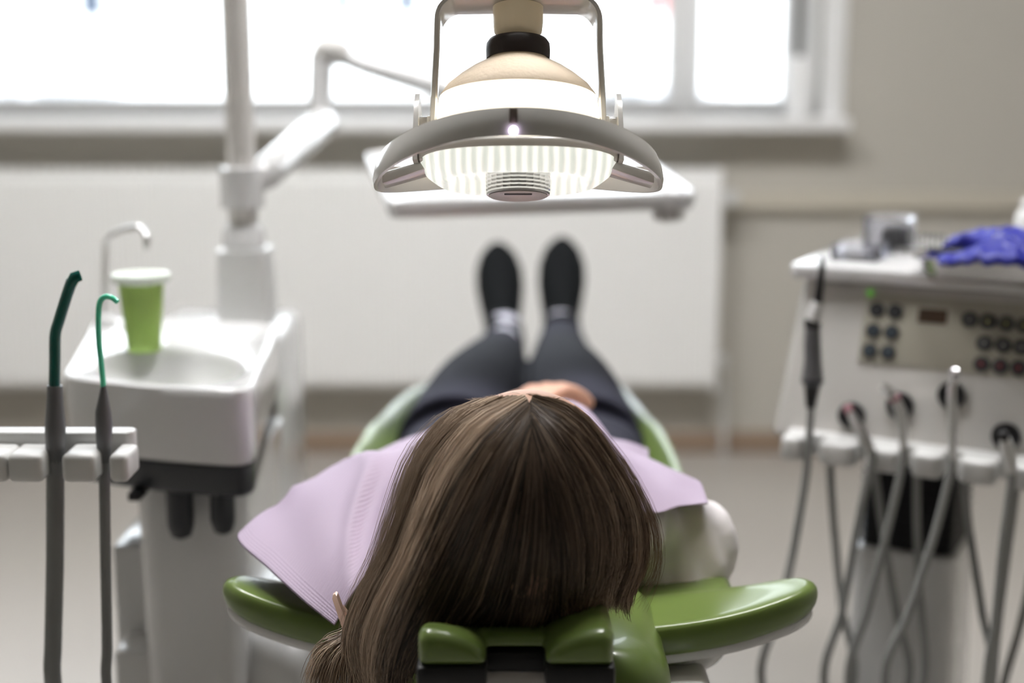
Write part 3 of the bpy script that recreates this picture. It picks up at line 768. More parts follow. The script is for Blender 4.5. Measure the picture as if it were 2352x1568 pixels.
# column with bellows and foot
CCx, CCy = .145, .115
wx, wy = .068, .075
def crect(w, h, z, r=.02): return [Vector((x, y, z)) for x, y in rrect(CCx-w, CCy-h, CCx+w, CCy+h, r)]
zbel = CZ - .385
r_ = []
nb = 14
for i in range(nb*2+1):
    z = zb_+.01 + (zbel-zb_-.01)*i/(nb*2); k = .0 if i % 2 else .005
    r_.append(crect(wx-.004-k, wy-.004-k, z, .014))
cobj('bellows', MB().loft(r_), M['black'], smooth=0)
cobj('column', MB().loft([crect(wx+.012, wy+.01, .06), crect(wx+.004, wy+.004, .2), crect(wx, wy, zbel-.004), crect(wx-.006, wy-.006, zbel)]), M['white'], smooth=50)
cobj('foot', MB().prism(rrect(CCx-.2, CCy-.2, CCx+.2, CCy+.2, .06), .035, .07, .008), M['white2'])
for dx in (-.15, .15):
    for dy in (-.15, .15):
        cobj('caster', MB().lathe([(.014, -.01), (.018, -.008), (.018, .008), (.014, .01)], 20, c=(CCx+dx, CCy+dy, .018), axis='X').tube([(CCx+dx, CCy+dy, .02), (CCx+dx, CCy+dy, .038)], .006), M['black'])
# back tower strip left of the column, its side face catching the window
m = MB().box((CCx-wx-.012, CCy+.02, .07), (CCx-wx+.01, CCy+wy+.05, zbel-.01), .006, 3); cobj('cable_cover', m, M['white'])

# hoses hang in drawn-out loops from the holder and return under the cabinet
def hose_loop(front, back, bottom_z):
    pts = [P(u, v, y) for u, v, y in front]
    bk = [P(u, v, y) for u, v, y in back]
    mid_ = (pts[-1] + bk[-1])/2; mid_.z = bottom_z
    q1 = pts[-1].lerp(mid_, .6); q1.z = bottom_z + (pts[-1].z-bottom_z)*.25
    q2 = bk[-1].lerp(mid_, .6); q2.z = bottom_z + (bk[-1].z-bottom_z)*.25
    return catmull(pts + [q1, mid_, q2] + bk[::-1], 70)
HR = .0052
def instrument(name, label, cat, body, tip, front, back, bz, extra=None, group='handpieces on the cart'):
    o = thing(name, label, cat, P(*front[0]), group=group)
    for nm, pts, rad, mm in body: obj(nm, MB().tube([P(*p) for p in pts], rad, 18), M[mm], o, smooth=50)
    obj('hose', MB().tube(hose_loop(front, back, bz), HR, 12), M['hose'], o)
    return o
# ultrasonic scaler at the left end
instrument('scaler_handpiece', 'tall dark handpiece with thin curved tip at the left end of the cart', 'dental handpiece',
    [('tip', [(1878, 695, 1.745), (1882, 660, 1.745), (1887, 625, 1.745), (1889, 600, 1.745), (1886, 588, 1.745)], [.006, .0052, .004, .003, .0012], 'black'),
     ('collar', [(1867, 740, 1.745), (1870, 722, 1.745), (1878, 693, 1.745)], [.0098, .0095, .0065], 'white2'),
     ('grip', [(1866, 752, 1.745), (1866, 738, 1.745), (1867, 735, 1.745)], [.0098, .0104, .0095], 'black'),
     ('body', [(1866, 868, 1.745), (1867, 830, 1.745), (1866, 790, 1.745), (1866, 750, 1.745)], [.0135, .0108, .0105, .0098], 'handle'),
     ('flange', [(1866, 886, 1.745), (1866, 876, 1.745), (1866, 862, 1.745)], [.010, .0145, .0125], 'dark'),
     ('sleeve', [(1862, 935, 1.745), (1864, 905, 1.745), (1866, 878, 1.745)], [.006, .0085, .0105], 'black')],
    None, [(1863, 925, 1.745), (1861, 970, 1.745), (1850, 1100, 1.74), (1815, 1300, 1.73), (1780, 1430, 1.72), (1748, 1560, 1.72)],
    [(1905, 1040, 1.83), (1912, 1160, 1.82), (1933, 1390, 1.80), (1962, 1560, 1.78)], .14, group=None)
Yh = 1.70
instrument('handpiece', 'slim steel handpiece pointing down in the first socket right of the scaler', 'dental handpiece',
    [('body', [(1952, 945, Yh), (1962, 965, Yh-.005), (1985, 1005, Yh-.012), (2000, 1035, Yh-.016)], [.004, .0062, .0075, .0062], 'steel'),
     ('nose', [(1946, 928, Yh+.004), (1948, 938, Yh+.002), (1953, 950, Yh)], [.0035, .006, .0045], 'pink')],
    None, [(1999, 1030, 1.685), (2003, 1060, 1.685), (1975, 1180, 1.69), (1935, 1400, 1.69), (1892, 1560, 1.69)],
    [(2008, 1065, 1.78), (2024, 1190, 1.77), (2058, 1400, 1.75), (2088, 1560, 1.73)], .16)
Yh = 1.665
instrument('handpiece', 'silver angled handpiece with pink ring in the second socket', 'dental handpiece',
    [('body', [(2040, 898, Yh), (2058, 920, Yh), (2069, 945, Yh), (2074, 985, Yh), (2076, 1030, Yh)], [.0055, .0062, .0072, .0065, .005], 'steel'),
     ('head', [(2024, 889, Yh-.004), (2034, 893, Yh), (2046, 900, Yh+.002)], [.005, .0066, .005], 'chrome'),
     ('ring', [(2053, 911, Yh), (2057, 918, Yh)], [.0071, .0072], 'pink')],
    None, [(2076, 1020, Yh), (2074, 1060, Yh), (2045, 1190, Yh), (1992, 1400, Yh), (1948, 1560, Yh)],
    [(2106, 1075, 1.75), (2106, 1200, 1.74), (2114, 1380, 1.72), (2122, 1560, 1.70)], .17)
Yh = 1.63
instrument('handpiece', 'silver contra-angle handpiece standing upright in the third socket', 'dental handpiece',
    [('body', [(2194, 868, Yh), (2186, 890, Yh), (2185, 915, Yh), (2190, 950, Yh), (2188, 1000, Yh), (2190, 1060, Yh)], [.0045, .0052, .0056, .0066, .006, .005], 'steel'),
     ('head', [(2186, 856, Yh), (2196, 853, Yh-.003), (2203, 856, Yh-.006)], [.0052, .0064, .005], 'chrome'),
     ('neck', [(2190, 872, Yh), (2197, 862, Yh)], [.0052, .0056], 'chrome')],
    None, [(2190, 1050, Yh), (2180, 1100, Yh), (2146, 1230, Yh), (2090, 1400, Yh), (2032, 1560, Yh)],
    [(2214, 1085, 1.71), (2226, 1210, 1.70), (2255, 1400, 1.68), (2276, 1560, 1.66)], .17)
Yh = 1.60
instrument('air_water_syringe', 'white topped air water syringe in the last socket by the photo edge', 'dental syringe',
    [('body', [(2308, 1005, Yh), (2312, 1025, Yh), (2320, 1060, Yh), (2324, 1085, Yh)], [.006, .0085, .0075, .006], 'white2'),
     ('button_cap', [(2303, 992, Yh-.004), (2305, 1000, Yh-.003), (2309, 1012, Yh)], [.005, .0058, .005], 'black')],
    None, [(2324, 1080, Yh), (2320, 1130, Yh), (2302, 1260, Yh), (2287, 1420, Yh), (2266, 1560, Yh)],
    [(2338, 1090, 1.68), (2318, 1240, 1.67), (2293, 1430, 1.65), (2281, 1560, 1.63)], .15, group=None)
t = thing('supply_hose', 'grey hose slanting out at the right photo edge below the cart', 'hose', P(2352, 1400, 1.7))
obj('hose', MB().tube(catmull([CM @ Vector((.33, .05, zb_+.005)), P(2395, 1180, 1.75), P(2350, 1410, 1.72), P(2308, 1560, 1.70), P(2275, 1700, 1.70), P(2240, 1850, 1.72)], 30), HR, 12), M['hose'], t)

# things on the cart
def on_cart(u, v, z=0):
    return Pz(u, v, CZ + z)
q = on_cart(2030, 582)
t = thing('clear_box', 'clear plastic instrument box standing at the back of the cart top', 'box', q, (0, 0, YAW))
x0b = .060; yb0, yb1 = .0, .05; hb = .044
def wobj(name, mb, m_, par): return obj(name, mb, m_, par, world=False)
wl = MB()
for lo, hi in (((-x0b/2, 0, 0), (x0b/2, .003, hb)), ((-x0b/2, .055, 0), (x0b/2, .058, hb)), ((-x0b/2, .003, 0), (-x0b/2+.003, .055, hb)), ((x0b/2-.003, .003, 0), (x0b/2, .055, hb)), ((-x0b/2, 0, 0), (x0b/2, .058, .003))): wl.box(lo, hi, .0006)
wobj('body', wl, M['clear'], t)
wobj('lid', MB().box((-x0b/2-.001, -.001, hb), (x0b/2+.001, .059, hb+.006), .001), M['clear'], t)
wobj('insert', MB().box((-.008, .01, .003), (.024, .05, .032), .002), M['greyplastic'], t)
q = on_cart(1958, 600)
t = thing('clear_tray', 'low clear plastic dish on the left end of the cart top', 'dish', q, (0, 0, YAW))
wl = MB()
for lo, hi in (((-.03, 0, 0), (.03, .003, .02)), ((-.03, .065, 0), (.03, .068, .02)), ((-.03, .003, 0), (-.027, .065, .02)), ((.027, .003, 0), (.03, .065, .02)), ((-.03, 0, 0), (.03, .068, .002))): wl.box(lo, hi, .0006)
wobj('dish', wl, M['clear'], t)
q = on_cart(2112, 590)
t = thing('bur_stand', 'grey stand holding a row of thin dark burs behind the steel tray', 'bur stand', q, (0, 0, YAW))
wobj('block', MB().prism(rrect(-.034, 0, .034, .03, .004), 0, .010, .002), M['steel'], t)
for i in range(9):
    x = -.028 + .007*i
    wobj('bur', MB().lathe([(.0011, .008), (.0011, .024), (.0017, .025), (.0015, .031), (.0005, .032)], 8, c=(x, .012, 0)), M['dark'], t)
# steel kidney tray with gloves
q = on_cart(2262, 634)
KT = thing('steel_tray', 'shallow shiny steel tray under the blue gloves on the cart', 'tray', q, (0, 0, YAW))
pl = rrect(-.085, -.035, .095, .065, .028)
def lr(f, z):
    return [Vector((.005 + (x-.005)*f, .015 + (y-.015)*f, z)) for x, y in pl]
wobj('tray', MB().loft([lr(.84, .0005), lr(.88, .001), lr(.97, .019), lr(1.03, .021), lr(1.035, .0225), lr(.965, .0215), lr(.87, .0035), lr(.82, .003)]), M['chrome'], KT)
def glove(label, base, rot, seed, sc):
    g = thing('nitrile_glove', label, 'glove', base, (0, 0, YAW), group='blue gloves on the cart')
    rnd = random.Random(seed); b = MB()
    # crumpled glove: flat cuff, bunched palm, fingers folded back against it
    sp = [(-.075, .0, .010, .022, .008), (-.055, .004, .017, .030, .014), (-.02, .006, .024, .036, .021), (.02, .004, .025, .037, .022), (.055, .0, .020, .032, .017), (.078, -.004, .011, .02, .009)]
    b.loft([ell((x*sc, y*sc, z*sc), (0, w*sc, .004*math.sin(x*60+seed)), (0, 0, h*sc), 24) for x, y, z, w, h in sp])
    for i in range(4):
        y0 = -.026*sc + .016*sc*i
        b.tube(catmull([(.02*sc, y0, .030*sc), (.055*sc, y0 + rnd.uniform(-.004, .004), .026*sc), (.078*sc, y0*.9, .014*sc), (.060*sc, y0*1.1 - .006, .007*sc)], 10), [.0095*sc]*8 + [.008*sc, .006*sc], 10)
    b.tube(catmull([(-.045*sc, -.024*sc, .016*sc), (-.01*sc, -.036*sc, .017*sc), (.035*sc, -.038*sc, .010*sc)], 9), [.011*sc]*7 + [.009*sc, .006*sc], 12)
    b.loft([ell((-.098*sc, -.002, .007*sc), (0, .026*sc, .003), (0, 0, .0055*sc), 20), ell((-.085*sc, .0, .010*sc), (0, .024*sc, 0), (0, 0, .008*sc), 20), ell((-.06*sc, .002, .013*sc), (0, .028*sc, 0), (0, 0, .011*sc), 20)])
    b = remesh(b, .0024, 3)
    b.v = [p + Vector((math.sin(p.y*210 + seed)*.0016 + math.sin(p.z*160)*.001, math.sin(p.x*170 + seed*2)*.0022, math.sin(p.x*120 + p.y*190 + seed)*.0026 + math.sin(p.x*290 - p.y*90)*.0014)) for p in b.v]
    zmin = min(p.z for p in b.v)
    R_ = Matrix.Rotation(rot, 4, 'Z'); b.v = [R_ @ Vector((p.x, p.y, (p.z - zmin)*.74)) for p in b.v]
    obj('glove', b, M['blue'], g, world=False, smooth=180)
    return g
qa = CM.inverted() @ q
glove('rumpled blue nitrile glove hanging over the front rim of the steel tray', CM @ Vector((qa.x+.034, qa.y-.010, CZ+.014)), .35, 3, .9)
glove('rumpled blue nitrile glove lying uppermost at the back of the steel tray', CM @ Vector((qa.x+.034, qa.y+.030, CZ+.020)), 2.9, 8, 1.05)
# mouth mirror handle lying on tray rim
a_, b_ = Pz(2128, 572, CZ+.027), Pz(2200, 578, CZ+.027)
t = thing('dental_mirror', 'thin dark instrument handle poking out left of the gloves', 'instrument', a_)
obj('handle', MB().tube([a_, a_.lerp(b_, .2), a_.lerp(b_, 1.6)], [.002, .0032, .0032], 10), M['dark'], t)
q = on_cart(2352, 560)
t = thing('white_bottle', 'white bottle standing at the right photo edge on the cart', 'bottle', q)
obj('body', MB().lathe([(.013, 0), (.0145, .003), (.0145, .04), (.009, .05), (.006, .052)], 28, c=q), M['white2'], t)
obj('cap', MB().lathe([(.008, .051), (.008, .064), (.006, .066)], 20, c=q), M['white'], t)

# ================================================================== DENTAL CHAIR
CH = thing('dental_chair', 'reclined green upholstered dental chair with white shell', 'dental chair', (.01, 1.75, 0))
cx0 = .012
WY = 1.20
wl_, wr_ = P(505, 1368, WY+.03), P(1886, 1352, WY+.03)
def zback(x, y):
    s = abs(x - cx0)
    z = .593 + .0245*(s/.24)**2.5
    return z - .02*max(0, 1 - (y-1.2)/.1)*0 - .05*(y-WY)*.6
def mirror_outline(pts, n=50):
    r = [(p.x, p.y) for p in catmull([(x, y, 0) for x, y in pts], n)]
    sr = (wr_.x - cx0)/.262; sl = (cx0 - wl_.x)/.262
    return [(cx0 + x*sr, y) for x, y in r] + [(cx0 - x*sl, y) for x, y in r[1:-1]][::-1]
OUT = mirror_outline([(.0, 1.215), (.10, 1.212), (.165, 1.225), (.192, 1.27), (.198, 1.34), (.197, 1.5), (.19, 1.64), (.18, 1.76), (.15, 1.79), (.0, 1.795)])
OUTW = mirror_outline([(.0, 1.195), (.10, 1.195), (.18, 1.202), (.235, 1.218), (.258, 1.235), (.2625, 1.253), (.252, 1.268), (.22, 1.275), (.15, 1.285), (.0, 1.29)])
obj('shoulder_wings', MB().pad(OUTW, lambda x, y: zback(x, y), .029, .013, rings=7, cen=(cx0, 1.242)), M['green'], CH, smooth=60)
OUTW2 = [(cx0 + (x-cx0)*.985, 1.242 + (y-1.242)*.94) for x, y in OUTW]
obj('wing_shell', MB().pad(OUTW2, lambda x, y: zback(x, y) - .026, .011, .005, rings=6, cen=(cx0, 1.242)), M['white'], CH, smooth=60)
obj('backrest', MB().pad(OUT, lambda x, y: zback(x, y) - .004, .047, .018, rings=7, cen=(cx0, 1.45)), M['green'], CH, smooth=60)
OUT2 = [(cx0 + (x-cx0)*.985, 1.45 + (y-1.45)*.975) for x, y in OUT]
obj('backrest_shell', MB().pad(OUT2, lambda x, y: zback(x, y) - .042, .022, .010, rings=6, cen=(cx0, 1.45)), M['white'], CH, smooth=60)
# neck section of the back and the headrest
nx0, nx1 = P(902, 1500, 1.12).x, P(1545, 1500, 1.12).x
nz = P(1500, 1440, 1.14).z
obj('neck_cushion', MB().pad(resample(rrect(nx0, 1.085, nx1, 1.30, .04), 90), lambda x, y: nz - .012*((x-(nx0+nx1)/2)/.11)**2 - .015*(y-1.085), .085, .028, rings=6), M['green'], CH, smooth=60)
obj('neck_shell', MB().prism(rrect(nx0+.005, 1.10, nx1+.045, 1.32, .03), nz-.17, nz-.07, .012, 3), M['greyplastic'], CH, smooth=50)
HYF = .985
hz_t, hz_b = P(1180, 1455, HYF).z, P(1180, 1535, HYF).z
hx0, hx1 = P(958, 1500, HYF).x, P(1412, 1500, HYF).x
hc = (hx0+hx1)/2
hr = MB(); LW = .051; HD = .15
for sgn, xo in ((1, hx0), (-1, hx1)):
    def sec(y, dz, ins):
        pr = [(xo + sgn*ins, hz_b + ins), (xo + sgn*(LW-ins), hz_b + ins)]
        for i in range(1, 12):
            a = i/12*PI/2; pr.append((xo + sgn*(LW*.15 + (LW*.85-ins)*math.cos(a)), hz_b + .004 + (hz_t + dz - hz_b - ins - .004)*math.sin(a)))
        pr += [(xo + sgn*(ins + .006), hz_t + dz - ins), (xo + sgn*ins, hz_t + dz - .005 - ins)]
        return [Vector((x, y, z)) for x, z in pr]
    d1, d2, d3 = (-.013, -.030, -.034) if sgn > 0 else (-.003, -.010, -.022)
    hr.loft([sec(HYF, -.002, .006), sec(HYF+.003, 0, .002), sec(HYF+.010, .001, 0), sec(HYF+.022, 0, 0), sec(HYF+.05, d1, 0), sec(HYF+.10, d2, 0), sec(HYF+HD-.01, d3, 0), sec(HYF+HD, d3-.004, .004)])
hr.box((hx0+.012, HYF+.036, hz_b), (hx1-.012, HYF+HD, hz_b+.010), .004)
obj('headrest', remesh(hr, .0026, 4), M['green'], CH, smooth=180)
for xo, sg in ((hx0, 1), (hx1, -1)):
    a_, b_ = sorted((xo - sg*.001, xo + sg*.0515))
    obj('headrest_base', MB().box((a_, HYF-.001, hz_b-.016), (b_, HYF+HD, hz_b+.0015), .004), M['black'], CH)
obj('headrest_core', MB().box((hc-.026, HYF+.034, hz_b-.03), (hc+.026, HYF+HD, hz_b-.002), .006), M['black'], CH)
obj('headrest_bracket', MB().box((hc-.03, HYF+.03, hz_b-.06), (hc+.03, 1.12, hz_b-.015), .008), M['steel'], CH)
# seat and leg rest
es = [P(797, 1062, 1.72), P(828, 960, 1.90), P(868, 905, 2.02), P(930, 858, 2.18), P(1005, 828, 2.36)]
er = [P(1575, 1090, 1.70), P(1535, 990, 1.90), P(1490, 940, 2.04), P(1440, 880, 2.2), P(1392, 840, 2.36)]
poly = [(p.x, p.y) for p in er] + [(.12, 2.70), (.085, 2.78), (.0, 2.80), (-.075, 2.78), (-.11, 2.70)] + [(p.x, p.y) for p in es[::-1]] + [(-.16, 1.64), (.0, 1.63), (.17, 1.64)]
pv = [Vector((x, y, 0)) for x, y in poly]
OUTS = [(p.x, p.y) for p in catmull(pv + [pv[0]], 90)][:-1]
def wseat(x, y):
    return float(np.interp(y, [p.y for p in (es if x < .015 else er)] + [2.75], [abs(p.x - .015) for p in (es if x < .015 else er)] + [.09]))
def zseat(x, y):
    s = min(1.2, abs(x-.015)/wseat(x, y))
    k = max(0, min(1, (2.62-y)/.3))
    return .485 + .115*k*s**2.4 + .02*max(0, (y-2.2))
obj('seat', MB().pad(OUTS, zseat, .055, .022, rings=8, cen=(.015, 2.1)), M['green'], CH, smooth=60)
OUTS2 = [(.015+(x-.015)*.98, 2.1+(y-2.1)*.98) for x, y in OUTS]
obj('seat_shell', MB().pad(OUTS2, lambda x, y: zseat(x, y)-.05, .04, .015, rings=6, cen=(.015, 2.1)), M['white'], CH, smooth=60)
obj('pedestal', MB().loft([[Vector((x, y, z)) for x, y in rrect(cx0-w, 1.9-h, cx0+w, 1.9+h, .05)] for z, w, h in ((.04, .14, .30), (.12, .12, .24), (.30, .10, .16), (.44, .12, .2))]), M['white2'], CH, smooth=50)
obj('floor_plate', MB().prism(rrect(cx0-.24, 1.45, cx0+.24, 2.5, .09), 0, .04, .01), M['greyplastic'], CH)
obj('back_hinge', MB().box((cx0-.12, 1.5, .40), (cx0+.12, 1.95, .475), .02).box((cx0-.05, 1.22, .46), (cx0+.05, 1.6, .53), .015), M['greyplastic'], CH)

# ================================================================== PATIENT
HC = Vector((.012, 1.135, .726))
PHI = math.radians(35)
hF = Vector((0, math.sin(PHI), math.cos(PHI))); hU = Vector((0, -math.cos(PHI), math.sin(PHI))); hX = Vector((1, 0, 0))
HM = Matrix(((1, hF.x, hU.x, HC.x), (0, hF.y, hU.y, HC.y), (0, hF.z, hU.z, HC.z), (0, 0, 0, 1)))
PE = thing('person', 'patient lying back in green chair, long brown hair, lilac bib, hands folded', 'person', (.015, 1.75, .5))
def head_mesh():
    prof = [(-.112, .014, .070, .0), (-.106, .030, .082, .0), (-.092, .046, .089, .018), (-.07, .058, .090, .045), (-.045, .067, .088, .066), (-.02, .0715, .087, .082), (.0, .073, .084, .090), (.02, .0745, .087, .094),
            (.045, .0755, .088, .094), (.07, .070, .080, .086), (.09, .056, .062, .070), (.103, .038, .042, .050), (.112, .016, .018, .022)]
    n = 64; rings = []
    K = catmull([(w, f, b) for h, w, f, b in prof], 61); Hh = catmull([(h, 0, 0) for h, *_ in prof], 61)
    for kk, hh in zip(K, Hh):
        h = hh.x; w, f, b = kk; ring = []
        for k in range(n):
            a = 2*PI*k/n; c, s = math.cos(a), math.sin(a)
            x = w*c; y = (f if s > 0 else b)*s
            if s > 0:
                xx = x
                nose = .024*math.exp(-(xx/.0105)**2)*(math.exp(-((h+.042)/.013)**2)*1.0 + .55*math.exp(-((h+.02)/.02)**2))
                sock = -.010*sum(math.exp(-((xx-e_)/.016)**2 - ((h-.002)/.011)**2) for e_ in (-.032, .032))
                brow = .004*sum(math.exp(-((xx-e_)/.02)**2 - ((h-.02)/.008)**2) for e_ in (-.03, .03))
                lips = .006*math.exp(-(xx/.02)**2)*(math.exp(-((h+.068)/.005)**2) + math.exp(-((h+.079)/.005)**2)) - .003*math.exp(-(xx/.022)**2 - ((h+.0735)/.003)**2)
                chin = .006*math.exp(-(xx/.02)**2 - ((h+.1)/.01)**2)
                y += nose + sock + brow + lips + chin
            ring.append(HM @ Vector((x, y, h)))
        rings.append(ring)
    m = MB().loft(rings)
    for s in (-1, 1):   # ears, eyeballs
        m.loft([[HM @ (Vector((s*(.070 + dx), -.012 + y*f, -.012 + z*f))) for y, z in [(.014*math.cos(t_), .030*math.sin(t_)) for t_ in [2*PI*i/20 for i in range(20)]]] for dx, f in ((-.006, .8), (.004, .95), (.011, 1.0), (.013, .9), (.010, .6))])
        bm = bmesh.new(); bmesh.ops.create_uvsphere(bm, u_segments=20, v_segments=14, radius=.0125); e_ = MB()._bm(bm)
        e_.v = [HM @ (p + Vector((s*.032, .0665, .001))) for p in e_.v]; m.add(e_.v, e_.f)
    return m
body = head_mesh()
def limb(pts, rad, n=20, k=24):
    pp_ = catmull(pts, k); rr_ = [p.x for p in catmull([(r, 0, 0) for r in rad], k)]
    return MB().tube(pp_, rr_, n)
def join(m, o): m.add(o.v, o.f)
neck0 = HM @ Vector((0, -.02, -.06))
join(body, limb([neck0, Vector((.014, 1.275, .695)), Vector((.015, 1.36, .660))], [.052, .050, .060]))
def torso(sc=1, y0=1.315, grow=0):
    secs = [(1.315, .09, .612, .665), (1.34, .150, .592, .680), (1.38, .172, .578, .694), (1.45, .162, .563, .688), (1.55, .152, .550, .664), (1.66, .142, .536, .642), (1.76, .148, .520, .632), (1.86, .163, .505, .622), (1.95, .160, .498, .610), (1.99, .12, .505, .585)]
    C = catmull([Vector((w, a, b)) for y, w, a, b in secs], 34); Yy = catmull([(y, 0, 0) for y, *_ in secs], 34)
    R = []
    for c, y in zip(C, Yy):
        w, a, b = c; zc_ = (a+b)/2; h = (b-a)/2; ring = []
        for k in range(40):
            t_ = 2*PI*k/40; cc, ss = math.cos(t_), math.sin(t_)
            ring.append(Vector((.014 + (w+grow)*math.copysign(abs(cc)**.8, cc), y.x, zc_ + (h+grow)*ss)))
        R.append(ring)
    return MB().loft(R)
join(body, torso(grow=-.006))
SHL, SHR = Vector((-.150, 1.355, .622)), Vector((.168, 1.355, .616))
ELL, ELR = Vector((-.170, 1.515, .552)), Vector((.184, 1.515, .548))
WRL, WRR = Vector((-.034, 1.685, .658)), Vector((.056, 1.675, .652))
for S, E, W in ((SHL, ELL, WRL), (SHR, ELR, WRR)):
    join(body, limb([S, S.lerp(E, .5), E], [.050, .042, .036])); join(body, limb([E, E.lerp(W, .4), W], [.036, .037, .024]))
def hand(w, d, up, side):
    "palm and five bent fingers: w wrist, d pointing direction, up back of the hand, side = thumb side"
    d = d.normalized(); side = (side - d*side.dot(d)).normalized(); up = d.cross(side)*(1 if d.cross(side).dot(up) > 0 else -1)
    m = MB()
    m.loft([ell(w + d*a, side*sw, up*h, 20) for a, sw, h in ((-.015, .024, .017), (.01, .026, .016), (.035, .035, .015), (.065, .040, .0135), (.082, .038, .011))])
    for i, (off, ln, r0) in enumerate(((.029, .070, .0085), (.010, .078, .0088), (-.010, .073, .0084), (-.028, .057, .0075))):
        b0 = w + d*.072 + side*off
        p = [b0, b0 + d*ln*.42 + side*off*.12 + up*.004, b0 + d*ln*.72 + side*off*.12 - up*.010, b0 + d*ln*.90 + side*off*.1 - up*.026]
        m2 = MB().tube(catmull(p, 12), [r0*1.05]*4 + [r0]*5 + [r0*.9, r0*.8, r0*.5], 12); m.add(m2.v, m2.f)
    b0 = w + d*.020 + side*.022
    m2 = MB().tube(catmull([b0, b0 + d*.022 + side*.022 - up*.004, b0 + d*.048 + side*.030 - up*.006, b0 + d*.066 + side*.028 - up*.010], 11), [.014, .013, .012, .011, .0105, .010, .010, .0095, .009, .008, .005], 12); m.add(m2.v, m2.f)
    return m
HL = hand(WRL + Vector((.004, .006, .010)), Vector((.80, .60, .16)), Vector((0, .0, 1)), Vector((-.1, -1, 0)))
HR_ = hand(WRR + Vector((-.004, .006, -.002)), Vector((-.80, .60, .02)), Vector((0, .0, 1)), Vector((.1, -1, 0)))
join(body, HL); join(body, HR_)
# legs of the body inside the trousers
HIPL, HIPR = Vector((-.078, 1.93, .555)), Vector((.100, 1.93, .555))
KNL, KNR = Vector((-.030, 2.33, .590)), Vector((.084, 2.33, .592))
ANL, ANR = Vector((-.014, 2.665, .575)), Vector((.094, 2.665, .580))
for H_, K_, A_ in ((HIPL, KNL, ANL), (HIPR, KNR, ANR)):
    join(body, limb([H_, H_.lerp(K_, .5) + Vector((0, 0, .01)), K_], [.080, .062, .044])); join(body, limb([K_, K_.lerp(A_, .35) + Vector((0, 0, -.008)), A_], [.040, .036, .026]))
B = remesh(body, .0027, 2, .35)
obj('body', B, M['skin'], PE, smooth=180)
# brows, lashes of the closed eyes, lips
def on_face(x, h, off=0):
    "point on the front of the finished face above head coordinates (x, h)"
    best = None; T_ = HM.inverted()
    for p in face_pts:
        d = (p.x-x)**2 + (p.z-h)**2
        if best is None or d < best[0]: best = (d, p)
    return HM @ Vector((x, best[1].y + off, h))
Ti = HM.inverted(); face_pts = [q for q in (Ti @ p for p in B.v) if q.y > .04 and abs(q.x) < .06 and -.1 < q.z < .05]
rl = random.Random(4)
for s in (-1, 1):
    eb = MB(); la = MB()
    for i in range(70):
        t_ = rl.random(); x = s*(.016 + .034*t_); h = .021 + .006*math.sin(t_*PI*.8) + rl.uniform(-.0022, .0022)
        a_ = on_face(x, h, .0003); b_ = on_face(x + s*.006, h + .0012, .0010); eb.tube([a_, b_], [.00030, .0001], 4)
    obj('eyebrow', eb, M['brow'], PE, smooth=180)
    for i in range(36):
        t_ = i/35; x = s*(.019 + .027*t_); h = -.003 - .004*math.sin(t_*PI)
        a_ = on_face(x, h, .0002); b_ = a_ + hF*.0045 - hU*.0035 + hX*s*(t_-.4)*.004; la.tube([a_, b_], [.00028, .0001], 4)
    la.tube([on_face(s*(.018 + .029*k/14), -.003 - .004*math.sin(k/14*PI), .0001) for k in range(15)], .0005, 6)
    obj('eyelashes', la, M['brow'], PE, smooth=180)
lp = MB()
for sg in (1, -1):
    R_ = []
    for k in range(17):
        t_ = k/16*2-1; x = t_*.022; hh = -.0735 + sg*.0002; th = (.0058 if sg > 0 else .0066)*(1-t_*t_)**.6 - (.0012*math.exp(-(t_/.12)**2) if sg > 0 else 0)
        R_.append([on_face(x, hh + sg*th*f, o_) for f, o_ in ((-.02, -.002), (.05, .0012), (.5, .0020), (.95, .0004), (1.0, -.002))])
    lp.loft(R_, cap=False)
obj('lips', lp, M['lips'], PE, smooth=180)
# shirt
sh = torso(grow=.004)
for S, E, W in ((SHL, ELL, WRL), (SHR, ELR, WRR)):
    ax = (E-S).normalized()
    join(sh, limb([S - ax*.022, S, S.lerp(E, .5), E + ax*.01], [.046, .057, .051, .044])); join(sh, limb([E, E.lerp(W, .45), W - (W-E).normalized()*.02], [.044, .040, .032]))
join(sh, limb([SHL + Vector((.03, -.012, .012)), Vector((.015, 1.325, .662)), SHR + Vector((-.03, -.012, .012))], [.042, .045, .042]))
join(sh, limb([Vector((.014, 1.28, .694)), Vector((.015, 1.33, .672))], [.058, .075]))
shm = remesh(sh, .0038, 3, .5)
# soft folds where the sleeves meet the yoke
for i, p in enumerate(shm.v):
    d = (p - SHR).length; e_ = (p - SHL).length; k = math.exp(-((min(d, e_)-.05)/.035)**2)
    s = 1 if p.x > 0 else -1
    f = math.sin((p.x*s)*210 + p.y*60 + p.z*40)*.0026*k + math.sin(p.y*90 + p.x*50)*.0012
    shm.v[i] = p + Vector((s*.3, -.2, .9)).normalized()*f
obj('shirt', shm, M['shirt'], PE, smooth=180)
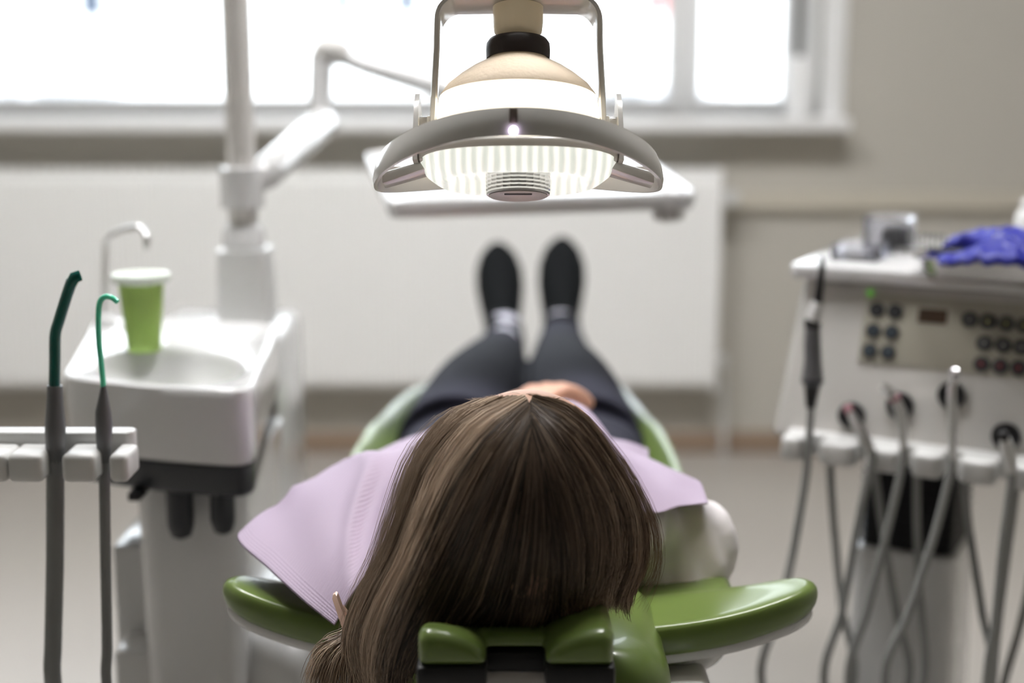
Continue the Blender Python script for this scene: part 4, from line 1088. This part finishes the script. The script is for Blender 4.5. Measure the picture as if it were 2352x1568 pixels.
# yoke seam of the shirt
# trousers
tr = MB()
def pelvis():
    R = []
    for y, w, a, b in ((1.735, .153, .514, .641), (1.80, .158, .508, .638), (1.86, .168, .500, .636), (1.93, .170, .492, .622), (1.99, .150, .495, .60), (2.02, .10, .505, .58)):
        R.append([Vector((.014 + w*math.copysign(abs(math.cos(t_))**.8, math.cos(t_)), y, (a+b)/2 + (b-a)/2*math.copysign(abs(math.sin(t_))**.85, math.sin(t_)))) for t_ in [2*PI*k/36 for k in range(36)]])
    return MB().loft(R)
join(tr, pelvis())
for i, (H_, K_, A_) in enumerate(((HIPL, KNL, ANL), (HIPR, KNR, ANR))):
    join(tr, limb([H_, H_.lerp(K_, .5) + Vector((0, 0, .012)), K_ + Vector((0, .01, .004))], [.088, .076, .054], 24))
    end = A_.lerp(K_, .46 if i == 0 else .12)
    join(tr, limb([K_, K_.lerp(end, .4) + Vector((0, 0, -.004)), end], [.054, .052, .046 if i == 0 else .042], 24))
trm = remesh(tr, .0042, 4, .5)
obj('trousers', trm, M['trousers'], PE, smooth=180)
for A_, K_, nm in ((ANL, KNL, 'l'), (ANR, KNR, 'r')):
    st = A_.lerp(K_, .52 if nm == 'l' else .2)
    so = obj('sock', limb([st, A_.lerp(K_, .25), A_.lerp(K_, .1), A_ + Vector((0, .012, .025))], [.043, .037, .034, .033] if nm == 'l' else [.037, .036, .034, .033]), M['sock'], PE, smooth=180)
# shoes
def shoe(A_, toe, tilt):
    heel = A_ + Vector((0, .030, -.055)); ax = (toe-heel); L = ax.length; ax.normalize()
    sole_n = Vector((0, ax.z, -ax.y)).normalized()          # points away from the shin, to the sole
    if sole_n.y < 0: sole_n = -sole_n
    sx_ = ax.cross(sole_n).normalized()
    up_, sl_ = [], []
    sec = [(0.0, .012, .02), (.03, .030, .042), (.10, .034, .060), (.22, .034, .070), (.36, .035, .062), (.50, .041, .048), (.64, .0455, .038), (.78, .044, .031), (.90, .034, .025), (.97, .020, .019), (1.0, .006, .010)]
    for f, w, h in sec:
        c = heel + ax*L*f; ring = []; rs = []
        for k in range(24):
            t_ = 2*PI*k/24; cc, ss = math.cos(t_), math.sin(t_)
            ring.append(c + sx_*w*cc + (-sole_n)*(h*(max(ss, 0)**.9 if ss > 0 else 0) ) + sole_n*(.004*max(0, -ss)))
        for xx, yy in ((-1, .003), (-1, .012), (-.9, .014), (.9, .014), (1, .012), (1, .003)): rs.append(c + sx_*w*1.02*xx + sole_n*yy)
        up_.append(ring); sl_.append(rs)
    o = obj('shoe', MB().loft(up_), M['shoe'], PE, smooth=180, subs=1)
    obj('sole', MB().loft(sl_), M['sole'], o, smooth=50)
    K_ = KNL if A_ is ANL else KNR
    f_ = heel + ax*L*.34 - sole_n*.022
    obj('shaft', limb([f_, f_.lerp(A_, .6) + Vector((0, -.006, .006)), A_.lerp(K_, .07 if A_ is ANL else .12), A_.lerp(K_, .12 if A_ is ANL else .24)], [.032, .037, .038, .041]), M['shoe'], o, smooth=180)
shoe(ANL, P(1142, 556, 2.80), 0); shoe(ANR, P(1292, 544, 2.80), 0)

# bib
rows = [
    [P(768, 1436, 1.165), P(850, 1310, 1.20), Vector((-.05, 1.29, .708)), Vector((.015, 1.30, .712)), Vector((.06, 1.30, .708)), P(1482, 1174, 1.30), P(1560, 1163, 1.32), P(1626, 1155, 1.33)],
    [P(690, 1375, 1.195), P(800, 1235, 1.25), Vector((-.07, 1.345, .722)), Vector((.015, 1.35, .724)), Vector((.07, 1.35, .718)), P(1480, 1122, 1.335), P(1550, 1122, 1.35), P(1618, 1130, 1.362)],
    [P(612, 1300, 1.235), P(740, 1160, 1.31), Vector((-.085, 1.40, .722)), Vector((.01, 1.41, .726)), Vector((.075, 1.41, .722)), P(1470, 1082, 1.37), P(1540, 1090, 1.385), P(1604, 1108, 1.40)],
    [P(546, 1226, 1.285), P(650, 1150, 1.36), P(757, 1090, 1.44), Vector((.01, 1.48, .722)), Vector((.075, 1.48, .730)), P(1440, 1048, 1.405), P(1510, 1066, 1.435), P(1565, 1092, 1.445)],
    [P(640, 1190, 1.38), P(700, 1130, 1.44), P(850, 1050, 1.50), Vector((.01, 1.56, .710)), Vector((.07, 1.56, .716)), P(1400, 1018, 1.48), P(1455, 1036, 1.515), P(1497, 1062, 1.52)],
    [P(720, 1150, 1.48), P(790, 1095, 1.53), P(930, 1010, 1.57), Vector((.01, 1.63, .696)), Vector((.065, 1.63, .692)), P(1390, 1000, 1.57), P(1445, 1015, 1.575), P(1490, 1032, 1.58)],
]
NS, NT = 110, 70
cr1 = [catmull(r, NS) for r in rows]
grid = [catmull([cr1[i][j] for i in range(len(rows))], NT) for j in range(NS)]
bm_ = MB(); uvs = []
for j in range(NS):
    for i in range(NT):
        s, t_ = j/(NS-1), i/(NT-1)
        p = grid[j][i].copy()
        p.z += .0018*math.sin(s*17 + t_*9)*math.sin(t_*PI) + (.004*math.exp(-((s-.22)/.035)**2))*math.sin(min(1, t_*1.3)*PI)
        p.z += .009*math.exp(-(abs(s - .08 - .33*t_)/.02)**1.2)*min(1, t_*3)*(1 - t_)*2 - .006*math.exp(-((s - .12 - .33*t_)/.03)**2)*min(1, t_*4)
        p.z += .0035*math.sin((s*2.4 - t_*.6)*16)*math.exp(-((s-.16)/.10)**2)*min(1, t_*5)
        bm_.v.append(p); uvs.append((s, t_))
for j in range(NS-1):
    for i in range(NT-1): bm_.f.append([j*NT+i, (j+1)*NT+i, (j+1)*NT+i+1, j*NT+i+1])
bm_.uv = uvs
BIB = obj('bib', bm_, M['bib'], PE, smooth=180, recalc=True)
sd = BIB.modifiers.new('thickness', 'SOLIDIFY'); sd.thickness = .0012; sd.offset = 0
# clip and chain at the bib's near corner
ca_, cb_ = P(768, 1362, 1.148), P(803, 1462, 1.118)
d_ = (cb_-ca_).normalized(); sdv = Vector((0, 1, 0)).cross(d_).normalized()
CLP = obj('clip', MB().loft([[ca_ + d_*L*a + sdv*w*sx + Vector((0, 1, 0))*h*sy for sx, sy in ((-1, -1), (1, -1), (1, 1), (-1, 1))] for L in [(cb_-ca_).length] for a, w, h in ((0, .0012, .003), (.05, .0022, .005), (.9, .0026, .005), (1, .0018, .004))]), M['clip'], BIB, smooth=30)
obj('jaw', MB().loft([[P(790, 1408, 1.140) + d_*a + sdv*w*sx + Vector((0, 1, 0))*.004*sy for sx, sy in ((-1, -1), (1, -1), (1, 1), (-1, 1))] for a, w in ((-.006, .0015), (0, .003), (.02, .003), (.03, .001))]), M['clip'], CLP)
obj('chain', MB().tube(catmull([P(800, 1455, 1.152), P(815, 1475, 1.17), Vector((-.08, 1.26, .64)), Vector((-.03, 1.29, .655)), Vector((.03, 1.29, .655)), Vector((.08, 1.27, .64)), P(1470, 1250, 1.30), P(1486, 1180, 1.305)], 40), .0011, 6), M['clip'], BIB)

# ------------------------------------------------------------------ hair
ERx, ERf, ERu = .080, .094, .118
ECn = HM @ Vector((0, -.002, .0))
def on_head(u, v, k=1.07, Yd=None):
    "where the sight line meets the scalp (swollen by k); beside the head at depth Yd"
    o = HM.inverted() @ CAM; d = HM.to_3x3().inverted() @ ray(u, v); o = o - Vector((0, -.002, 0))
    A_ = Vector((o.x/(ERx*k), o.y/(ERf*k), o.z/(ERu*k))); B_ = Vector((d.x/(ERx*k), d.y/(ERf*k), d.z/(ERu*k)))
    a, b, c = B_.dot(B_), 2*A_.dot(B_), A_.dot(A_)-1; D = b*b-4*a*c
    if D < 0: return P(u, v, Yd)
    return CAM + ray(u, v)*((-b-math.sqrt(D))/(2*a))
Gd = [
  [(1095, 922, 1.15), (1020, 960, 1.13), (962, 1045, 1.12), (930, 1150, 1.115), (897, 1250, 1.115), (848, 1340, 1.115), (818, 1430, 1.115), (812, 1510, 1.11), (838, 1590, 1.105)],
  [(1150, 914, 1.15), (1060, 965, 1.12), (985, 1055, 1.10), (948, 1160, 1.09), (912, 1270, 1.09), (868, 1365, 1.095), (838, 1450, 1.10), (842, 1530, 1.10), (862, 1600, 1.10)],
  [(1203, 913, 1.15), (1095, 970, 1.10), (1015, 1070, 1.07), (970, 1180, 1.06), (930, 1290, 1.06), (888, 1390, 1.07), (862, 1480, 1.08), (866, 1560, 1.085), (880, 1620, 1.085)],
  [(1213, 928, 1.13), (1130, 1005, 1.07), (1062, 1110, 1.04), (1012, 1220, 1.03), (968, 1320, 1.03), (932, 1410, 1.045), (906, 1490, 1.06), (893, 1560, 1.07), (890, 1610, 1.075)],
  [(1216, 960, 1.10), (1160, 1050, 1.04), (1112, 1160, 1.02), (1064, 1270, 1.02), (1025, 1360, 1.03), (990, 1430, 1.045), (962, 1490, 1.06), (942, 1530, 1.075), (930, 1570, 1.08)],
  [(1219, 990, 1.08), (1195, 1090, 1.03), (1170, 1190, 1.015), (1145, 1290, 1.02), (1120, 1370, 1.035), (1095, 1415, 1.04), (1075, 1445, 1.05), (1062, 1462, 1.055), (1055, 1475, 1.06)],
  [(1220, 990, 1.08), (1235, 1090, 1.03), (1240, 1190, 1.015), (1235, 1290, 1.02), (1225, 1370, 1.035), (1222, 1410, 1.04), (1220, 1440, 1.05), (1218, 1458, 1.055), (1216, 1470, 1.06)],
  [(1221, 960, 1.10), (1268, 1050, 1.05), (1305, 1150, 1.03), (1325, 1250, 1.025), (1328, 1320, 1.03), (1325, 1362, 1.04), (1322, 1392, 1.045), (1318, 1408, 1.05), (1315, 1420, 1.055)],
  [(1219, 928, 1.13), (1305, 1000, 1.08), (1370, 1095, 1.06), (1405, 1190, 1.055), (1408, 1280, 1.06), (1398, 1325, 1.062), (1388, 1355, 1.065), (1380, 1375, 1.068), (1375, 1390, 1.07)],
  [(1224, 913, 1.15), (1320, 955, 1.12), (1400, 1065, 1.10), (1452, 1175, 1.09), (1462, 1265, 1.09), (1452, 1315, 1.09), (1440, 1345, 1.09), (1432, 1365, 1.09), (1428, 1385, 1.09)],
  [(1275, 920, 1.15), (1335, 955, 1.13), (1420, 1075, 1.12), (1474, 1195, 1.11), (1482, 1265, 1.11), (1472, 1310, 1.11), (1455, 1345, 1.11), (1440, 1375, 1.11), (1430, 1400, 1.11)],
]
KP = 22
guides = []
for gi, g in enumerate(Gd):
    pts = []
    for i, (u, v, Yd) in enumerate(g):
        p = on_head(u, v, 1.075, Yd)
        w = max(0, min(1, (i-2.2)/2.2))
        pts.append(p.lerp(P(u, v, Yd), w))
    guides.append(catmull(pts, KP))
G = np.array([[tuple(p) for p in g] for g in guides])           # guides x points x 3
hc_np = np.array(HC)
def guide_at(f):
    k = min(int(f), len(G)-2); w = f-k
    return G[k]*(1-w) + G[k+1]*w
hv, hf, htone = [], [], []
def strand(pts, r, tone, tip=0.0):
    o = len(hv); n = len(pts)
    for i in range(n):
        d = pts[min(i+1, n-1)] - pts[max(i-1, 0)]; d = d/(np.linalg.norm(d)+1e-9)
        a = np.cross(d, np.array([.3, -.8, .5])); a /= (np.linalg.norm(a)+1e-9); b = np.cross(d, a)
        rr_ = r*(1 if i < n-4 else (n-i)/5)
        for k in range(3):
            t_ = 2*PI*k/3; hv.append(pts[i] + a*rr_*math.cos(t_) + b*rr_*math.sin(t_)); htone.append(min(1, tone + tip*(i/(n-1))**2))
    for i in range(n-1):
        for k in range(3):
            l = (k+1) % 3; hf.append((o+i*3+k, o+i*3+l, o+(i+1)*3+l, o+(i+1)*3+k))
rs = np.random.RandomState(11)
# solid under-layer beneath the strands
nf = 80; o0 = len(hv)
for q in range(nf):
    g = guide_at(q/(nf-1)*(len(G)-1)); c = hc_np
    for i, p in enumerate(g):
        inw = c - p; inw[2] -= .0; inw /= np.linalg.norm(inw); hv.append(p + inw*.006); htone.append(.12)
for q in range(nf-1):
    for i in range(KP-1):
        a = o0 + q*KP + i; hf.append((a, a+1, a+KP+1, a+KP))
NCL = 230
clumps = []
for c in range(NCL):
    f = rs.uniform(0, len(G)-1.001)
    clumps.append((f, rs.normal(0, .0022, 3), rs.uniform(.15, .8), rs.uniform(0, 6.28), rs.uniform(-.02, .03), rs.normal(0, .42), rs.uniform(-.002, .004)))
for i in range(9000):
    c = clumps[rs.randint(NCL)]
    f = min(max(c[0] + rs.normal(0, .16), 0), len(G)-1.0001)
    t_ = np.linspace(0, 1, KP)[:, None]
    fe = f + c[5] + rs.normal(0, .10)                      # locks drift sideways, so they cross each other
    g = np.array([guide_at(min(max(f + (fe-f)*tt**1.4, 0), len(G)-1.0001))[k] for k, tt in enumerate(t_[:, 0])])
    outw = g - hc_np; outw /= np.linalg.norm(outw, axis=1)[:, None]
    depth = rs.uniform(-.004, .003) + c[6]
    g += outw*depth*(.35+.65*t_) + c[1]*(.2 + 1.2*t_) + rs.normal(0, .0012, 3)*t_
    side = np.array([1.0, 0, 0])*math.sin(c[3])*.006
    g += side*np.sin(t_*PI*1.5 + c[3])*t_
    wv = rs.uniform(0, 6.28); g += (np.array([.0007, 0, .0004])*np.sin(t_*14 + wv))
    n_ = KP - rs.randint(0, 4)
    strand(g[:n_], rs.uniform(.00022, .00040), float(np.clip(c[2] + rs.normal(0, .12) + (.40 if f < 2.8 else .08 if f > 8.5 else -.26 if 3.6 < f < 7.5 else -.06), .02, 1)), .30 if f > 6.5 else .12 if f < 3.5 else 0)  # light painted into tone: lit left locks lighter, shaded crown middle darker
# loose flyaway hairs round the outline
for i in range(420):
    f = rs.choice([rs.uniform(0, 1.2), rs.uniform(0, 1.2), rs.uniform(9.2, 10)]) if rs.rand() < .85 else rs.uniform(1, 9)
    g = guide_at(min(f, len(G)-1.001)).copy(); t_ = np.linspace(0, 1, KP)[:, None]
    outw = g - hc_np; outw /= np.linalg.norm(outw, axis=1)[:, None]
    g += outw*rs.uniform(.002, .02)*np.sin(t_*PI*rs.uniform(.5, 1.1)) + rs.normal(0, .004, 3)*t_**2
    a = rs.randint(0, 8); strand(g[a:a+12], .00013, .7)
# baby hairs on the hairline
for i in range(260):
    u = rs.uniform(1085, 1300); base = np.array(on_head(u, 905 + abs(u-1190)*.15, 1.03, 1.15)); up_ = np.array(hF)*.4 + np.array([(u-1190)/500, 0, .5])
    up_ = up_/np.linalg.norm(up_); ln = rs.uniform(.004, .010); bend = np.array([(1 if u > 1200 else -1)*.6, -.6, 0])
    strand(np.array([base + up_*ln*.35*k/5 + bend*ln*(k/5)**1.3 for k in range(6)]), .00012, .8)
# tied end of the hair beyond the clip, fanning out below
T = [[(812, 1448, 1.150), (775, 1472, 1.132), (742, 1490, 1.125), (718, 1530, 1.12), (704, 1590, 1.115)], [(818, 1450, 1.145), (795, 1482, 1.128), (775, 1510, 1.12), (762, 1550, 1.115), (756, 1600, 1.11)], [(828, 1452, 1.140), (822, 1480, 1.125), (820, 1520, 1.115), (822, 1560, 1.11), (830, 1610, 1.105)]]
TG = np.array([[tuple(p) for p in catmull([P(*q) for q in g], 12)] for g in T])
for i in range(900):
    f = rs.uniform(0, 1.9999); k = int(f); w = f-k; g = TG[k]*(1-w) + TG[k+1]*w
    t_ = np.linspace(0, 1, 12)[:, None]
    g = g + rs.normal(0, .0045, 3)*(.35+t_*.9) + np.array([0, 1, 0])*rs.uniform(-.006, .006)
    strand(g[:12-rs.randint(0, 4)], rs.uniform(.0003, .0005), float(np.clip(rs.normal(.78, .16), .1, 1)))
# hair on the sides and back of the scalp, under the falling locks
for s in (-1, 1):
    for i in range(300):
        h = rs.uniform(.02, .085); ph = rs.uniform(-1.0, -.02)
        pts = []
        for k in range(8):
            hh = h - k*.012; pp_ = ph - .05*k
            w = math.sqrt(max(.05, 1-(hh/ERu)**2))
            loc = Vector((s*ERx*1.02*w*math.cos(pp_), ERf*1.02*w*math.sin(pp_)-.002, hh)); pts.append(np.array(HM @ loc))
        strand(np.array(pts), .0007, float(rs.uniform(.1, .4)))
me = bpy.data.meshes.new('hair'); pinv = np.array(PE.location)
me.from_pydata([tuple(p - pinv) for p in hv], [], hf); me.update()
me.polygons.foreach_set('use_smooth', [True]*len(me.polygons))
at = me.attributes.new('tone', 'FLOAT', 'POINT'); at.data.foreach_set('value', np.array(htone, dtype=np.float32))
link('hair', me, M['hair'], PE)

# ================================================================== LIGHT, CAMERA
ll = bpy.data.lights.new('lamp_bulb', 'AREA'); ll.shape = 'DISK'; ll.size = .09; ll.energy = .2; ll.color = (1, .93, .82)
lo_ = bpy.data.objects.new('lamp_bulb', ll); COL.objects.link(lo_); lo_.parent = LA; lo_.location = (0, 0, -.0255)
W = bpy.data.worlds.new('daylight'); SC.world = W; W.use_nodes = True
nt = W.node_tree; bg = nt.nodes['Background']
sky = nt.nodes.new('ShaderNodeTexSky'); sky.sky_type = 'HOSEK_WILKIE'; sky.turbidity = 9; sky.sun_direction = (-.4, -.5, .75)
mx = nt.nodes.new('ShaderNodeMixRGB'); mx.inputs['Fac'].default_value = .75; mx.inputs['Color2'].default_value = (.9, .95, 1.0, 1)
nt.links.new(sky.outputs[0], mx.inputs['Color1']); nt.links.new(mx.outputs[0], bg.inputs['Color']); bg.inputs['Strength'].default_value = 6.5
pl_ = bpy.data.lights.new('window_portal', 'AREA'); pl_.shape = 'RECTANGLE'; pl_.size = WX1-WX0; pl_.size_y = WZ1-WZ0; pl_.cycles.is_portal = True
po = bpy.data.objects.new('window_portal', pl_); COL.objects.link(po); po.location = ((WX0+WX1)/2, YW+.1, (WZ0+WZ1)/2); po.rotation_euler = (math.radians(-90), 0, 0)

cd = bpy.data.cameras.new('camera'); co = bpy.data.objects.new('camera', cd); COL.objects.link(co)
co.location = CAM; co.rotation_euler = (PI/2 - TH, 0, 0)
cd.lens = 50; cd.sensor_width = 36; cd.clip_start = .05; cd.clip_end = 200
cd.dof.use_dof = True; cd.dof.focus_distance = 1.19; cd.dof.aperture_fstop = 2.2
SC.camera = co
vs = SC.view_settings
vs.view_transform = 'Standard'; vs.look = 'None'; vs.gamma = 1; vs.exposure = .3; vs.use_curve_mapping = False
SC.cycles.max_bounces = 10; SC.cycles.diffuse_bounces = 6; SC.cycles.sample_clamp_indirect = 8
SC.cycles.caustics_reflective = False; SC.cycles.caustics_refractive = False
